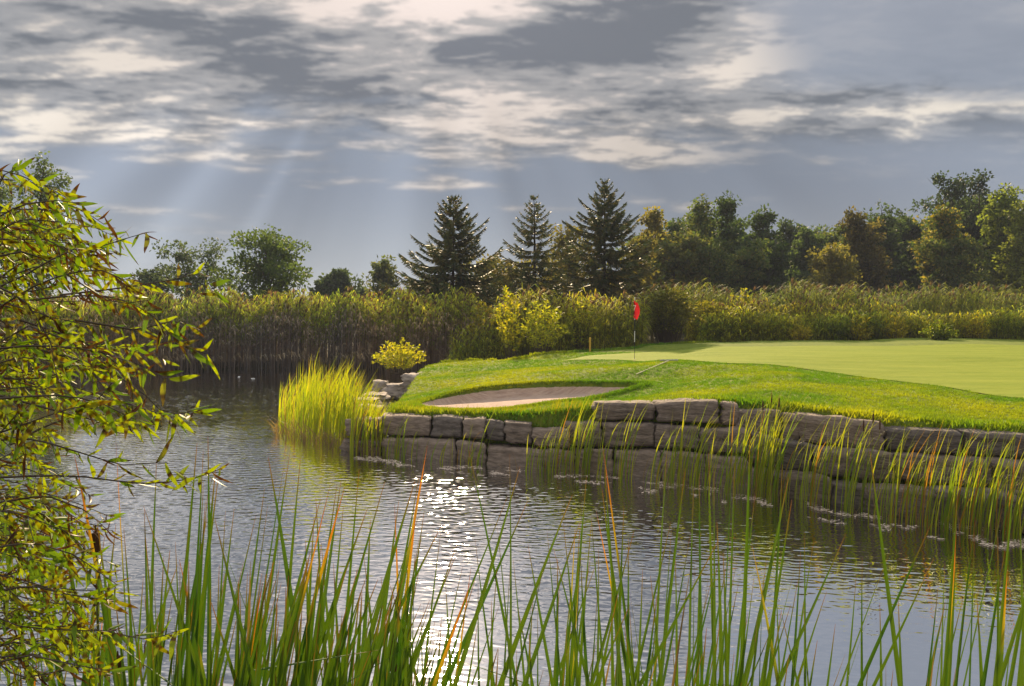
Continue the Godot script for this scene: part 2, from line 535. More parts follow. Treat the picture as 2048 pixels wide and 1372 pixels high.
# ---------------------------------------------------------------- setting
func build_setting() -> void:
	# the ground round the pond
	var g := grid(lines([[-900, -100, 100], [-100, -12, 4], [-12, 12, 0.6], [12, 100, 4], [100, 900, 100]]), lines([[-80, -4, 8], [-4, 9, 0.5], [9, 46, 3], [46, 54, 0.8], [54, 110, 6], [110, 1500, 90]]), ground_height)
	var soil := StandardMaterial3D.new()
	soil.albedo_texture = noise_map(512, 0.012, 4, lin(.03, .032, .014), lin(.075, .075, .03), 5)
	soil.uv1_scale = Vector3(0.09, 0.09, 1)
	soil.roughness = 1.0
	tag(part("ground", g.mesh(), soil), "", "", "", "structure")

	# water
	var w := Soup.new()
	var xs := lines([[-90, -24, 3.0], [-24, 14, 0.2], [14, 60, 2.0]])
	var ds := lines([[1.0, 8.0, 0.5], [8.0, 51.0, 0.2], [51.0, 54.0, 1.0]])
	for d in ds:
		for x in xs:
			var hh := noise_c.get_noise_2d(x * 9.0, d * 22.0) * 0.006 + noise_c.get_noise_2d(x * 26.0 + 300.0, d * 60.0) * 0.002
			w.v.push_back(Vector3(x, hh, -d))
			var t := deg_to_rad(9.0)
			w.uv.push_back(Vector2(x * cos(t) + d * sin(t), d * cos(t) - x * sin(t)))
	for r in ds.size() - 1:
		for k in xs.size() - 1:
			var a := r * xs.size() + k
			w.i.push_back(a); w.i.push_back(a + xs.size()); w.i.push_back(a + 1)
			w.i.push_back(a + 1); w.i.push_back(a + xs.size()); w.i.push_back(a + xs.size() + 1)
	w.smooth()
	tag(part("water", w.mesh(), water_material()), "", "", "", "structure")

	# the lawn of the peninsula
	lawn_xs = lines([[-7.5, -5.0, 0.25], [-5.0, 5.0, 0.08], [5.0, 12.0, 0.2], [12.0, 46.0, 0.8]])
	lawn_ds = lines([[8.0, 14.0, 0.5], [14.0, 20.0, 0.12], [20.0, 31.0, 0.08], [31.0, 36.0, 0.2], [36.0, 51.0, 0.4]])
	var l := grid(lawn_xs, lawn_ds, lawn_height)
	lawn_v = l.v
	var turf := StandardMaterial3D.new()
	turf.albedo_texture = noise_map(512, 0.04, 5, lin(.085, .135, .018), lin(.21, .235, .03), 11)
	turf.uv1_scale = Vector3(0.16, 0.16, 1)
	turf.detail_enabled = true
	turf.detail_albedo = noise_map(512, 0.006, 3, lin(.75, .82, .7), lin(1.0, 1.0, 0.9), 12)
	turf.detail_blend_mode = BaseMaterial3D.BLEND_MODE_MUL
	turf.heightmap_enabled = true
	turf.heightmap_texture = grey_map(512, 0.1, 4, 13)
	turf.heightmap_scale = 3.0
	turf.roughness = 0.95
	turf.metallic_specular = 0.2
	tag(part("lawn", l.mesh(), turf), "", "", "", "structure")

	var gs := sheet(green_poly, 26, func(x, d): return on_lawn(x, d) + 0.02)
	var mown := StandardMaterial3D.new()
	mown.albedo_texture = noise_map(512, 0.01, 5, lin(.165, .22, .028), lin(.25, .285, .045), 21)
	mown.uv1_scale = Vector3(0.04, 0.22, 1)
	mown.heightmap_enabled = true
	mown.heightmap_texture = grey_map(512, 0.12, 3, 22)
	mown.heightmap_scale = 4.0
	mown.roughness = 0.8
	mown.metallic_specular = 0.1
	tag(part("putting_green", gs.mesh(), mown), "", "", "", "structure")

	var sand := StandardMaterial3D.new()
	sand.albedo_texture = noise_map(512, 0.03, 5, lin(.34, .235, .18), lin(.52, .385, .30), 31)
	sand.uv1_scale = Vector3(0.16, 1.1, 1)
	sand.heightmap_enabled = true
	sand.heightmap_texture = grey_map(512, 0.03, 4, 32)
	sand.heightmap_scale = 2.5
	sand.roughness = 1.0
	tag(part("bunker_sand", sheet(bunker_poly, 22, sand_height).mesh(), sand), "", "", "", "structure")

func water_material() -> StandardMaterial3D:
	# ripples: waves of many lengths round one heading, repeating after a whole number of them
	var n := 1536
	var tile := 20.0
	var waves := []
	rng.seed = 404
	for k in 22:
		var lam := 0.085 * pow(3.6, rng.randf())
		var turn := rng.randfn(0.0, 0.6)
		var kx := roundf(sin(turn) * tile / lam)
		var kz := roundf(cos(turn) * tile / lam)
		waves.append([kx * TAU / n, kz * TAU / n, rng.randf() * TAU, pow(lam, 0.95)])
	var rows := []
	rows.resize(n)
	for y in n:
		var row := PackedFloat32Array()
		row.resize(n)
		for wv in waves:
			var amp: float = wv[3]
			var step: float = wv[0]
			# sin(a + k * step) by turning a unit vector
			var g := Vector2.from_angle(wv[1] * y + wv[2]) * amp
			var t := Vector2.from_angle(step)
			for x in n:
				row[x] += g.y
				g = Vector2(g.x * t.x - g.y * t.y, g.x * t.y + g.y * t.x)
		rows[y] = row
	var data := PackedFloat32Array()
	# wind: the ripples are flatter near the bank and in the lee, steeper across the middle
	for y in n:
		var row: PackedFloat32Array = rows[y]
		var g := 0.66 - 0.34 * cos(TAU * (y * tile / n - 8.0) / tile)
		for x in n:
			row[x] *= g + 0.16 * sin(TAU * x / n + 1.0 + 0.8 * sin(TAU * y / n))
		data.append_array(row)
	var lo := 1e9
	var hi := -1e9
	for q in data:
		lo = minf(lo, q); hi = maxf(hi, q)
	for k in data.size():
		data[k] = (data[k] - lo) / (hi - lo)
	var m := StandardMaterial3D.new()
	m.albedo_color = Color(0.86, 0.87, 0.885)
	m.metallic = 1.0
	m.roughness = 0.03
	m.heightmap_enabled = true
	m.heightmap_texture = ImageTexture.create_from_image(Image.create_from_data(n, n, false, Image.FORMAT_RF, data.to_byte_array()))
	m.heightmap_scale = 1.35
	m.uv1_scale = Vector3(1.0 / tile, 1.0 / tile, 1)
	return m

# ---------------------------------------------------------------- stone
func rock(c: Array, cell: float, rough: float, sd: float) -> Soup:
	# a block with eight corners c (front bottom l, r, front top l, r, back bottom l, r, back top l, r), worn and layered
	var m := Soup.new()
	var wide: float = (c[1] - c[0]).length()
	var high: float = (c[2] - c[0]).length()
	var deep: float = (c[4] - c[0]).length()
	var n := [clampi(int(wide / cell), 3, 26), clampi(int(high / cell), 3, 12), clampi(int(deep / cell / 1.6), 3, 6)]
	var mid := Vector3.ZERO
	for p in c: mid += p / 8.0
	var seen := {}
	for f in 6:
		var ax := f / 2
		var a1 := (ax + 1) % 3
		var a2 := (ax + 2) % 3
		var at := {}
		for p in n[a1] + 1:
			for q in n[a2] + 1:
				var g := [0, 0, 0]
				g[ax] = n[ax] * (f % 2)
				g[a1] = p
				g[a2] = q
				var key: int = g[0] * 10000 + g[1] * 100 + g[2]
				if not seen.has(key):
					var s := Vector3(float(g[0]) / n[0], float(g[1]) / n[1], float(g[2]) / n[2])
					# round the edges
					var e := (s - Vector3.ONE * 0.5) * 2.0
					var r := Vector3(pow(absf(e.x), 5), pow(absf(e.y), 5), pow(absf(e.z), 5))
					var t := Vector3(e.x * (1.0 - 0.03 * (r.y + r.z)), e.y * (1.0 - 0.05 * (r.x + r.z)), e.z * (1.0 - 0.06 * (r.x + r.y))) * 0.5 + Vector3.ONE * 0.5
					var lo: Vector3 = lerp(lerp(c[0], c[1], t.x), lerp(c[4], c[5], t.x), t.z)
					var hi: Vector3 = lerp(lerp(c[2], c[3], t.x), lerp(c[6], c[7], t.x), t.z)
					var w: Vector3 = lerp(lo, hi, t.y)
					var layer := noise_b.get_noise_2d(w.y * 260.0 + sd * 13.0, w.x * 14.0) * 0.8
					var lump := noise_a.get_noise_3d(w.x * 45.0 + sd, w.y * 60.0, w.z * 45.0)
					var chip := noise_b.get_noise_3d(w.x * 120.0, w.y * 130.0 + sd, w.z * 120.0)
					var out := (w - mid).normalized()
					w += out * rough * (lump * 1.3 + chip * 0.6)
					w += Vector3(out.x, 0, out.z) * rough * layer * 2.4
					seen[key] = m.v.size()
					m.v.push_back(w)
				at[p * 100 + q] = seen[key]
		for p in n[a1]:
			for q in n[a2]:
				var k0: int = at[p * 100 + q]
				var k1: int = at[(p + 1) * 100 + q]
				var k2: int = at[p * 100 + q + 1]
				var k3: int = at[(p + 1) * 100 + q + 1]
				var flip := (m.v[k1] - m.v[k0]).cross(m.v[k2] - m.v[k0]).dot(m.v[k0] + m.v[k3] - mid * 2.0) > 0.0
				if flip:
					m.i.push_back(k0); m.i.push_back(k2); m.i.push_back(k1)
					m.i.push_back(k1); m.i.push_back(k2); m.i.push_back(k3)
				else:
					m.i.push_back(k0); m.i.push_back(k1); m.i.push_back(k2)
					m.i.push_back(k1); m.i.push_back(k3); m.i.push_back(k2)
	return m

func stone_material(from: Color, to: Color, sd: int) -> StandardMaterial3D:
	var m := StandardMaterial3D.new()
	m.albedo_texture = noise_map(256, 0.03, 5, from, to, sd)
	m.uv1_triplanar = true
	m.uv1_world_triplanar = true
	m.uv1_scale = Vector3(0.45, 1.5, 0.45)
	m.heightmap_enabled = true
	m.heightmap_texture = grey_map(256, 0.05, 5, sd + 1)
	m.heightmap_scale = 3.0
	m.roughness = 0.9
	m.metallic_specular = 0.35
	return m

func build_wall() -> void:
	var mats := [stone_material(lin(.04, .031, .026), lin(.27, .21, .165), 61), stone_material(lin(.055, .042, .034), lin(.32, .245, .19), 63), stone_material(lin(.032, .027, .024), lin(.20, .165, .14), 65)]
	# x0, x1, top y at each end, bottom y at each end, how far it stands back from the water line
	var low := [
		[764, 862, 829, 831, 872, 873, .10], [863, 925, 831, 833, 875, 877, .14], [926, 971, 833, 836, 877, 880, .08], [972, 1009, 838, 841, 880, 884, .12], [1010, 1064, 842, 845, 885, 890, .06], [1065, 1140, 855, 857, 893, 897, .02], [1130, 1192, 842, 845, 893, 897, .22],
		[690, 762, 838, 836, 874, 880, .3], [680, 760, 878, 880, 915, 917, .1],
		[762, 912, 874, 878, 918, 932, -.02], [913, 973, 879, 884, 930, 935, .0], [974, 1088, 892, 898, 938, 945, -.06], [1089, 1150, 898, 900, 946, 950, -.02]]
	var high := [
		[1190, 1313, 803, 801, 842, 842, .16], [1314, 1442, 802, 800, 844, 848, .10], [1443, 1479, 801, 802, 850, 852, .24],
		[1150, 1205, 843, 844, 893, 895, .02], [1206, 1310, 843, 844, 894, 895, .10], [1311, 1401, 846, 848, 897, 899, .06], [1402, 1502, 855, 857, 905, 910, .0],
		[1151, 1227, 896, 898, 952, 956, .0], [1228, 1326, 898, 900, 957, 966, .04], [1327, 1412, 901, 906, 966, 975, -.02], [1413, 1502, 908, 914, 978, 990, .0],
		[1478, 1563, 814, 818, 868, 874, .20], [1564, 1601, 822, 826, 880, 884, .26], [1602, 1773, 824, 843, 884, 907, .12], [1774, 1929, 854, 858, 905, 912, .14], [1934, 2062, 858, 866, 913, 922, .18], [2064, 2230, 868, 880, 924, 938, .15], [2232, 2400, 880, 892, 938, 950, .12],
		[1503, 1554, 862, 872, 930, 938, .06], [1555, 1628, 880, 886, 941, 946, .03], [1630, 1790, 888, 903, 948, 968, .0], [1791, 1991, 906, 916, 962, 980, .06], [1993, 2120, 918, 926, 982, 996, .02], [2122, 2320, 928, 944, 996, 1018, .05],
		[1503, 1545, 934, 938, 994, 1000, -.05], [1540, 1664, 945, 952, 1004, 1018, -.22], [1666, 1740, 966, 972, 1020, 1030, -.20], [1736, 1880, 974, 980, 1030, 1048, -.40], [1881, 2062, 981, 992, 1050, 1070, -.44], [2064, 2260, 990, 1010, 1072, 1098, -.40]]
	for g in 2:
		var mid := Vector3.ZERO
		var row: Array = [low, high][g]
		var t := thing("stone_wall", ["low retaining wall of grey limestone blocks in front of the sand bunker", "tall stepped retaining wall of grey limestone blocks below the green's grass slope"][g], "wall", gp([960, 1650][g], [928, 1004][g], 0.0), "dry stone walls along the pond")
		for a in row:
			var c := []
			for back in [0.0, 0.75]:
				for y in [[4, 5], [2, 3]]:
					for x in 2:
						var px: float = a[x]
						var d: float = wall_d(px) + a[6]
						d += 0.26 * maxf(0.0, at_d(px, a[4 + x], d).y)   # each course stands back from the one below
						var p := at_d(px, a[y[x]], d)
						c.append(Vector3(p.x, p.y, -d - back) - t.position)
			# order: front bottom l, r, front top l, r, back bottom l, r, back top l, r
			rng.seed = int(a[0] * 7 + a[2])
			for k in 8: c[k] += Vector3(0, 0, rf(-0.05, 0.05) if k < 4 else 0.0) + Vector3(0, rf(-0.055, -0.012) if k in [2, 3, 6, 7] else 0.0, 0)
			var m := rock(c, 0.05, 0.042, a[0] * 0.37)
			m.smooth()
			part("stone", m.mesh(), mats[rng.randi() % 3], t)

func build_shore_rocks() -> void:
	var pale := stone_material(lin(.11, .09, .08), lin(.44, .37, .31), 71)
	# px centre, foot y, height of the foot, width px, height m, depth m, turn, label
	var list := [
		[838, 777, .42, 78, .50, 1.1, -.25, "grey layered boulder with a pale flat top set in the turf below the yellow shrub"],
		[795, 783, .30, 62, .22, .8, -.1, "flat pale slab lying against the foot of the layered boulder"],
		[762, 774, .26, 34, .2, .7, .1, "small pale rock half hidden between cattails and yellow grass"],
		[722, 812, .26, 52, .18, .9, -.15, "pale flat stone on the shore behind the tall cattail stand"],
		[752, 800, .30, 52, .16, .8, .1, "thin pale slab stepping down from the turf towards the cattail stand"],
		[742, 838, .45, 60, .3, .7, .05, "pale stone at the wall's end beside the cattail stand"]]
	for a in list:
		var o := gp(a[0], a[1], a[2])
		var w: float = a[3] / F * -o.z
		var c := []
		for back in [0.0, a[5]]:
			for y in [-0.25, a[4]]:
				for x in [-0.5, 0.5]:
					var inset := 0.85 if y > 0.0 else 1.0
					c.append(Vector3(x * w * inset, y, -back).rotated(Vector3.UP, a[6]))
		rng.seed = int(a[0])
		for k in 8: c[k] += Vector3(rf(-.05, .05), rf(-.05, .05) * a[4], rf(-.06, .06))
		var m := rock(c, 0.05, 0.105, a[0] * 0.11)
		m.smooth()
		var r := part("rock", m.mesh(), pale)
		r.position = o
		tag(r, a[7], "rock", "rocks on the tip of the shore")

# ---------------------------------------------------------------- trees
func shade(c: Color, k: float) -> Color:
	return Color(c.r * k, c.g * k, c.b * k)

func clump(m: Soup, at: Vector3, r: float, count: int, size: float, col: Color, alt: Color, flat := 0.65) -> void:
	var own := rf(0.8, 1.2)
	for k in count:
		var d := Vector3(rng.randfn(), rng.randfn(), rng.randfn()).normalized()
		var q := pow(rng.randf(), 0.45) * r
		var p := at + Vector3(d.x * q, d.y * q * flat, d.z * q)
		var dir := (d + Vector3(rng.randfn(), rng.randfn() - 0.3, rng.randfn()) * 0.7).normalized()
		var side := dir.cross(Vector3(rng.randfn(), rng.randfn(), rng.randfn())).normalized()
		var s := size * rf(0.7, 1.3)
		var c := shade(col.lerp(alt, pow(rng.randf(), 2.0)), own * rf(0.75, 1.25))
		m.rhomb(p, dir * s, side * s * 0.33, c, c)

func bent(from: Vector3, dir: Vector3, long: float, steps: int, wobble: float, lift := 0.0) -> Array:
	var out := [from]
	var d := dir.normalized()
	var p := from
	for k in steps:
		d = (d + Vector3(rng.randfn(), rng.randfn() * 0.6, rng.randfn()) * wobble + Vector3.UP * lift).normalized()
		p += d * long / steps
		out.append(p)
	return out

func taper(r0: float, r1: float, n: int) -> Array:
	var out := []
	for k in n: out.append(lerpf(r0, r1, float(k) / (n - 1)))
	return out

func profile(kind: String, t: float) -> float:
	match kind:
		"dome": return sqrt(maxf(0.0, 1.0 - pow((t - 0.42) / 0.60, 2.0))) if t > 0.42 else 1.0
		"tall": return 0.55 + 0.45 * sin(PI * clampf(t * 0.95 + 0.05, 0.0, 1.0))
		"spread": return 0.5 + 0.5 * sstep(0.0, 0.6, t) - 0.45 * sstep(0.75, 1.0, t)
	return 1.0

func tree(called: String, label: String, group: String, px: float, top: float, half: float, d: float, kind: String, col: Color, alt: Color, mat: Material, bark: Material, dense := 1.0, clear := 0.12) -> void:
	rng.seed = int(px * 31 + top * 7 + d)
	var x := (px - 1024.0) / F * d
	var floor_y := ground_height(x, d) - 0.05
	var high := dp(px, top, d).y - floor_y
	var r := half / F * d * 1.12
	var t := thing(called, label, "tree", Vector3(x, floor_y, -d), group)
	var wood := Soup.new()
	var leaves := Soup.new()
	var stems := 1 if kind != "spread" else 2
	var size := 0.0035 * d * rf(0.85, 1.1)
	for s in stems:
		var trunk := bent(Vector3(s * 0.25, 0, 0), Vector3(rf(-.06, .06) + (s * 2 - 1) * 0.12 * (stems - 1), 1, rf(-.06, .06)), high * 0.93, 8, 0.045)
		wood.tube(trunk, taper(0.014 * high + 0.05, 0.02, 9), 6, lin(.06, .05, .04))
		var limbs := int((30 + high * 2.0) / stems)
		for k in limbs:
			var f := clear + (0.97 - clear) * (k + rf(0.0, 0.9)) / limbs
			var up := f * 8.0
			var j := mini(int(up), 7)
			var from: Vector3 = lerp(trunk[j], trunk[j + 1], up - j)
			var a := k * 2.4 + rf(-.4, .4)
			var reach := r * profile(kind, (f - clear) / (1.0 - clear)) * rf(0.5, 1.2)
			var limb := bent(from, Vector3(cos(a), rf(0.25, 0.75), sin(a)), reach, 4, 0.14, 0.03)
			wood.tube(limb, taper(0.006 * high * (1.1 - f) + 0.02, 0.008, 5), 4, lin(.06, .05, .04))
			var bits := int(clampf(reach / (0.34 * r + 0.15), 1, 4)) + 1
			for b in bits:
				var g := (b + 0.6) / bits * 4.0
				var jj := mini(int(g), 3)
				var at: Vector3 = lerp(limb[jj], limb[jj + 1], minf(g - jj, 1.0)) + Vector3(rng.randfn(), rng.randfn() * 0.6, rng.randfn()) * r * 0.13
				clump(leaves, at, (0.18 * r + 0.20) * rf(0.6, 1.4), int(58 * dense * rf(0.6, 1.4)), size, col, alt)
		clump(leaves, trunk[8] + Vector3(0, high * 0.02, 0), 0.16 * r + 0.2, int(30 * dense), size, col, alt, 0.9)
	part("trunk", wood.mesh(), bark, t)
	part("crown", leaves.mesh(), mat, t)

func spruce(label: String, px: float, top: float, half: float, d: float, dense: float, mat: Material, bark: Material) -> void:
	rng.seed = int(px * 3)
	var x := (px - 1024.0) / F * d
	var foot := ground_height(x, d) - 0.05
	var high := dp(px, top, d).y - foot
	var r := half / F * d * 2.8
	var t := thing("spruce_tree", label, "tree", Vector3(x, foot, -d), "spruces beyond the reeds")
	var wood := Soup.new()
	var needles := Soup.new()
	var trunk := bent(Vector3.ZERO, Vector3(rf(-.015, .015), 1, 0), high, 10, 0.008)
	wood.tube(trunk, taper(0.17, 0.015, 11), 7, lin(.055, .042, .035))
	var rings := int(23 * dense) + 7
	for k in rings:
		var f := 0.06 + 0.93 * pow((k + rf(0, .5)) / rings, 0.92)
		var j := mini(int(f * 10), 9)
		var from: Vector3 = lerp(trunk[j], trunk[j + 1], f * 10 - j)
		var count := 5 if f < 0.85 else 4
		var turn := rng.randf() * TAU
		for b in count:
			var a := turn + TAU * b / count + rf(-.25, .25)
			var reach := r * (pow(1.0 - f, 1.05) * rf(0.55, 1.1) * (0.6 if rng.randf() < 0.15 else 1.0) + 0.024)
			var out := Vector3(cos(a), 0, sin(a))
			var droop := rf(-.10, .10)
			# sags, then lifts at the tip
			var pts := []
			for s in 6:
				var g := s / 5.0
				var rise := lerpf(-0.14, 0.55, f * f) * g - 0.18 * sin(PI * g) * (1.0 - f) + 0.10 * g * g + droop * g
				pts.append(from + out * reach * g * (1.0 - 0.25 * f * g) + Vector3.UP * rise * reach)
			wood.tube(pts, taper(0.026 * (1.1 - f) + 0.006, 0.004, 6), 3, lin(.055, .042, .035))
			var twigs := int(clampf(reach * 19.0 * dense, 6, 64))
			for s in twigs:
				var g := (s + rng.randf()) / twigs * 0.95 + 0.05
				var jj := mini(int(g * 5), 4)
				var p: Vector3 = lerp(pts[jj], pts[jj + 1], g * 5 - jj)
				var along: Vector3 = (pts[jj + 1] - pts[jj]).normalized()
				var side := along.cross(Vector3.UP).normalized() * (1 if s % 2 else -1)
				var long := (0.15 + 0.30 * reach * (1.0 - g * 0.75) * 0.5) * rf(0.7, 1.25)
				var dir := (side * 0.9 + along * 0.75 + Vector3(0, rf(-.55, -.05), 0)).normalized() * long
				var col := shade(lin(.066, .094, .034).lerp(lin(.20, .15, .05), pow(rng.randf(), 2.6)), rf(.8, 1.3))
				var across := dir.cross(Vector3(rng.randfn(), 2.0, rng.randfn())).normalized() * rf(0.05, 0.085)
				needles.rhomb(p, dir, across, col, col)
				needles.rhomb(p, (dir + Vector3(0, -0.5 * long, 0)) * 0.8, dir.cross(side).normalized() * 0.035, col, col)
				needles.rhomb(p, along * long * 0.8 + Vector3(0, 0.03, 0), Vector3.UP * 0.035 + side * 0.02, col, col)
	part("trunk", wood.mesh(), bark, t)
	part("crown", needles.mesh(), mat, t)

func build_trees() -> void:
	var leaf := leafy(1.1, 0.6, Color(1, 1, 0.75))
	var needle := leafy(0.8, 0.6)
	var bark := coloured(0.95)
	spruce("dark spruce with long drooping branches, standing apart beside the small airy tree", 903, 392, 108, 58, 1.15, needle, bark)
	spruce("slim spruce with sparse open whorls, standing between the two broader spruces", 1068, 389, 76, 59, 0.8, needle, bark)
	spruce("tallest and broadest spruce, standing in front of olive trees", 1208, 357, 100, 60, 1.15, needle, bark)
	var green := lin(0.083, 0.129, 0.036)
	var dark := lin(0.046, 0.073, 0.030)
	var grey := lin(0.091, 0.124, 0.066)
	var olive := lin(0.173, 0.173, 0.049)
	var gold := lin(0.338, 0.260, 0.033)
	var rust := lin(0.240, 0.120, 0.030)
	var fresh := lin(0.231, 0.281, 0.041)
	var L := "trees beyond the far reeds"
	tree("tall_tree", "tall airy grey green tree with a pointed top rising behind the willow", L, 82, 298, 62, 60, "tall", grey, green, leaf, bark, 0.85, 0.1)
	tree("tall_tree", "second airy tree mostly hidden by the willow's upper leaves", L, -25, 345, 60, 63, "tall", grey, green, leaf, bark, 0.85, 0.1)
	tree("spreading_tree", "bushy grey green tree with many upright tops beside the round crowned tree", L, 388, 490, 70, 80, "spread", grey, dark, leaf, bark, 0.9, 0.1)
	tree("bushy_tree", "low dim tree behind the willow's drooping tips", L, 300, 540, 46, 88, "spread", dark, grey, leaf, bark, 0.9, 0.1)
	tree("round_tree", "full green tree with a layered rounded crown standing alone behind the reeds", L, 545, 467, 98, 72, "dome", green, lin(.10, .14, .03), leaf, bark, 1.35, 0.06)
	tree("small_tree", "dark dome shaped tree far behind the reeds", L, 690, 537, 32, 96, "dome", dark, grey, leaf, bark, 1.3, 0.05)
	tree("small_tree", "low dim tree touching the dark dome shaped tree", L, 652, 556, 28, 98, "dome", dark, grey, leaf, bark, 1.2, 0.05)
	tree("small_tree", "small airy tree with open tiers beside the lone dark spruce", L, 768, 515, 34, 88, "tall", grey, olive, leaf, bark, 0.6, 0.12)
	tree("small_tree", "tiny far tree at the gap in the skyline", L, 730, 574, 20, 110, "dome", grey, grey, leaf, bark, 1.0, 0.05)
	var M := "olive trees behind the spruces"
	for a in [[985, 512, 44, 76, "olive tree with a thin top seen between the first two spruces"], [930, 560, 50, 78, "low olive tree behind the lone dark spruce"], [1040, 528, 48, 74, "olive tree close behind the slim spruce"], [1150, 440, 50, 72, "yellow olive tree filling the space before the tallest spruce's edge"], [1252, 452, 46, 74, "olive tree showing beyond the tallest spruce's lower branches"], [1105, 505, 44, 78, "olive tree between the slim spruce and the tallest spruce"]]:
		tree("olive_tree", a[4], M, a[0], a[1], a[2], a[3], "tall", olive, lin(.17, .13, .03), leaf, bark, 1.0, 0.05)
	var R := "trees of the wood behind the green"
	var wood := [
		[1312, 410, 30, 84, "tall", olive, gold, .9, "thin tree with a rust tinged round top beside the tallest spruce"],
		[1392, 378, 44, 86, "tall", green, olive, .75, "tall airy poplar with a pale stem"],
		[1455, 371, 36, 85, "tall", green, dark, .8, "tall airy poplar whose top leans over its neighbours"],
		[1508, 405, 36, 87, "tall", dark, green, 1.0, "leafy poplar standing at the edge of the gap in the wood"],
		[1352, 462, 48, 80, "spread", olive, green, 1.2, "mid height olive tree below the airy poplars"],
		[1430, 478, 52, 80, "spread", green, olive, 1.3, "mid height green tree in front of the airy poplars"],
		[1500, 476, 44, 82, "spread", dark, green, 1.3, "dim mid height tree below the leafy poplar"],
		[1556, 486, 32, 100, "dome", grey, dark, 1.1, "small dim tree deep in the gap of the wood"],
		[1592, 437, 44, 98, "tall", dark, grey, 1.1, "dim far tree with a ragged top beyond the golden tree"],
		[1655, 462, 44, 100, "dome", grey, green, 1.1, "far tree with a smooth grey green top"],
		[1648, 486, 56, 78, "dome", olive, gold.lerp(olive, .4), 1.2, "golden tinged tree with an orange crown standing before the wood"],
		[1702, 440, 44, 86, "tall", green, olive, 1.2, "green tree between the golden tree and the brown topped tree"],
		[1748, 403, 42, 84, "tall", lin(.10, .10, .035), rust.lerp(olive, .6), 1.2, "dark tree with a brown pointed top and bare trunk"],
		[1816, 387, 42, 90, "spread", dark, green, .9, "dark flat topped tree with crooked bare limbs"],
		[1790, 468, 46, 98, "dome", grey, dark, 1.2, "dim blue green tree in the deep gap beside the flat topped tree"],
		[1868, 402, 46, 80, "tall", green, gold, 1.2, "green tree with yellow leaves down its edge"],
		[1928, 334, 58, 94, "spread", dark, lin(.03, .05, .02), 1.4, "tallest dark tree with a dense ragged crown"],
		[1985, 400, 40, 92, "dome", dark, green, 1.3, "dark tree leaning on the tallest dark tree"],
		[2012, 364, 46, 82, "tall", fresh, green, 1.2, "bright yellow green tree with a high thin top"],
		[2052, 385, 52, 78, "tall", fresh, olive, 1.3, "bright leafy tree beside the yellow green one"],
		[1905, 470, 50, 78, "spread", green, olive, 1.3, "low leafy tree below the tallest dark tree"],
		[1340, 430, 40, 92, "tall", green, grey, 1.2, "green tree filling in behind the thin rust tinged tree"],
		[1425, 418, 46, 94, "dome", grey, green, 1.3, "rounded grey green tree behind the airy poplars"],
		[1482, 428, 42, 92, "tall", green, dark, 1.3, "green tree close behind the leafy poplar"],
		[1618, 452, 42, 90, "dome", green, grey, 1.3, "rounded green tree behind the golden tinged tree"],
		[1682, 455, 44, 94, "dome", green, olive, 1.3, "leafy tree rising behind the golden tinged tree's far side"],
		[1775, 432, 44, 92, "tall", green, grey, 1.3, "green tree beside the brown topped tree"],
		[1845, 420, 46, 94, "dome", green, dark, 1.3, "green tree filling in beside the flat topped tree"],
		[1892, 388, 44, 98, "tall", dark, green, 1.3, "dark green tree below the tallest dark tree's shoulder"],
		[1962, 380, 48, 98, "dome", green, dark, 1.3, "full green tree behind the yellow green one"],
		[2140, 370, 60, 82, "tall", green, olive, 1.2, "leafy tree beyond the bright trees of the wood"]]
	for a in wood:
		tree("forest_tree", a[8], R, a[0], a[1], a[2], a[3], a[4], a[5], a[6], leaf, bark, a[7], 0.06)
	var B := "trees deep in the wood"
	for k in 13:
		var px := 1290.0 + k * 66.0
		tree("far_forest_tree", "tree deep in the wood, seen between the trees of the front row", B, px, 470.0 - 40.0 * sstep(1650, 1950, px) + 22.0 * sin(k * 2.1), 52, 112 + 6 * sin(k * 1.7), "dome", green, grey, leaf, bark, 1.4, 0.03)
	for k in 5:
		tree("far_forest_tree", "dim low tree far behind the spruces", "dim low trees behind the spruces", 880.0 + k * 82.0, 560 + 8 * sin(k * 2.6), 46, 100, "dome", olive, green, leaf, bark, 1.2, 0.03)

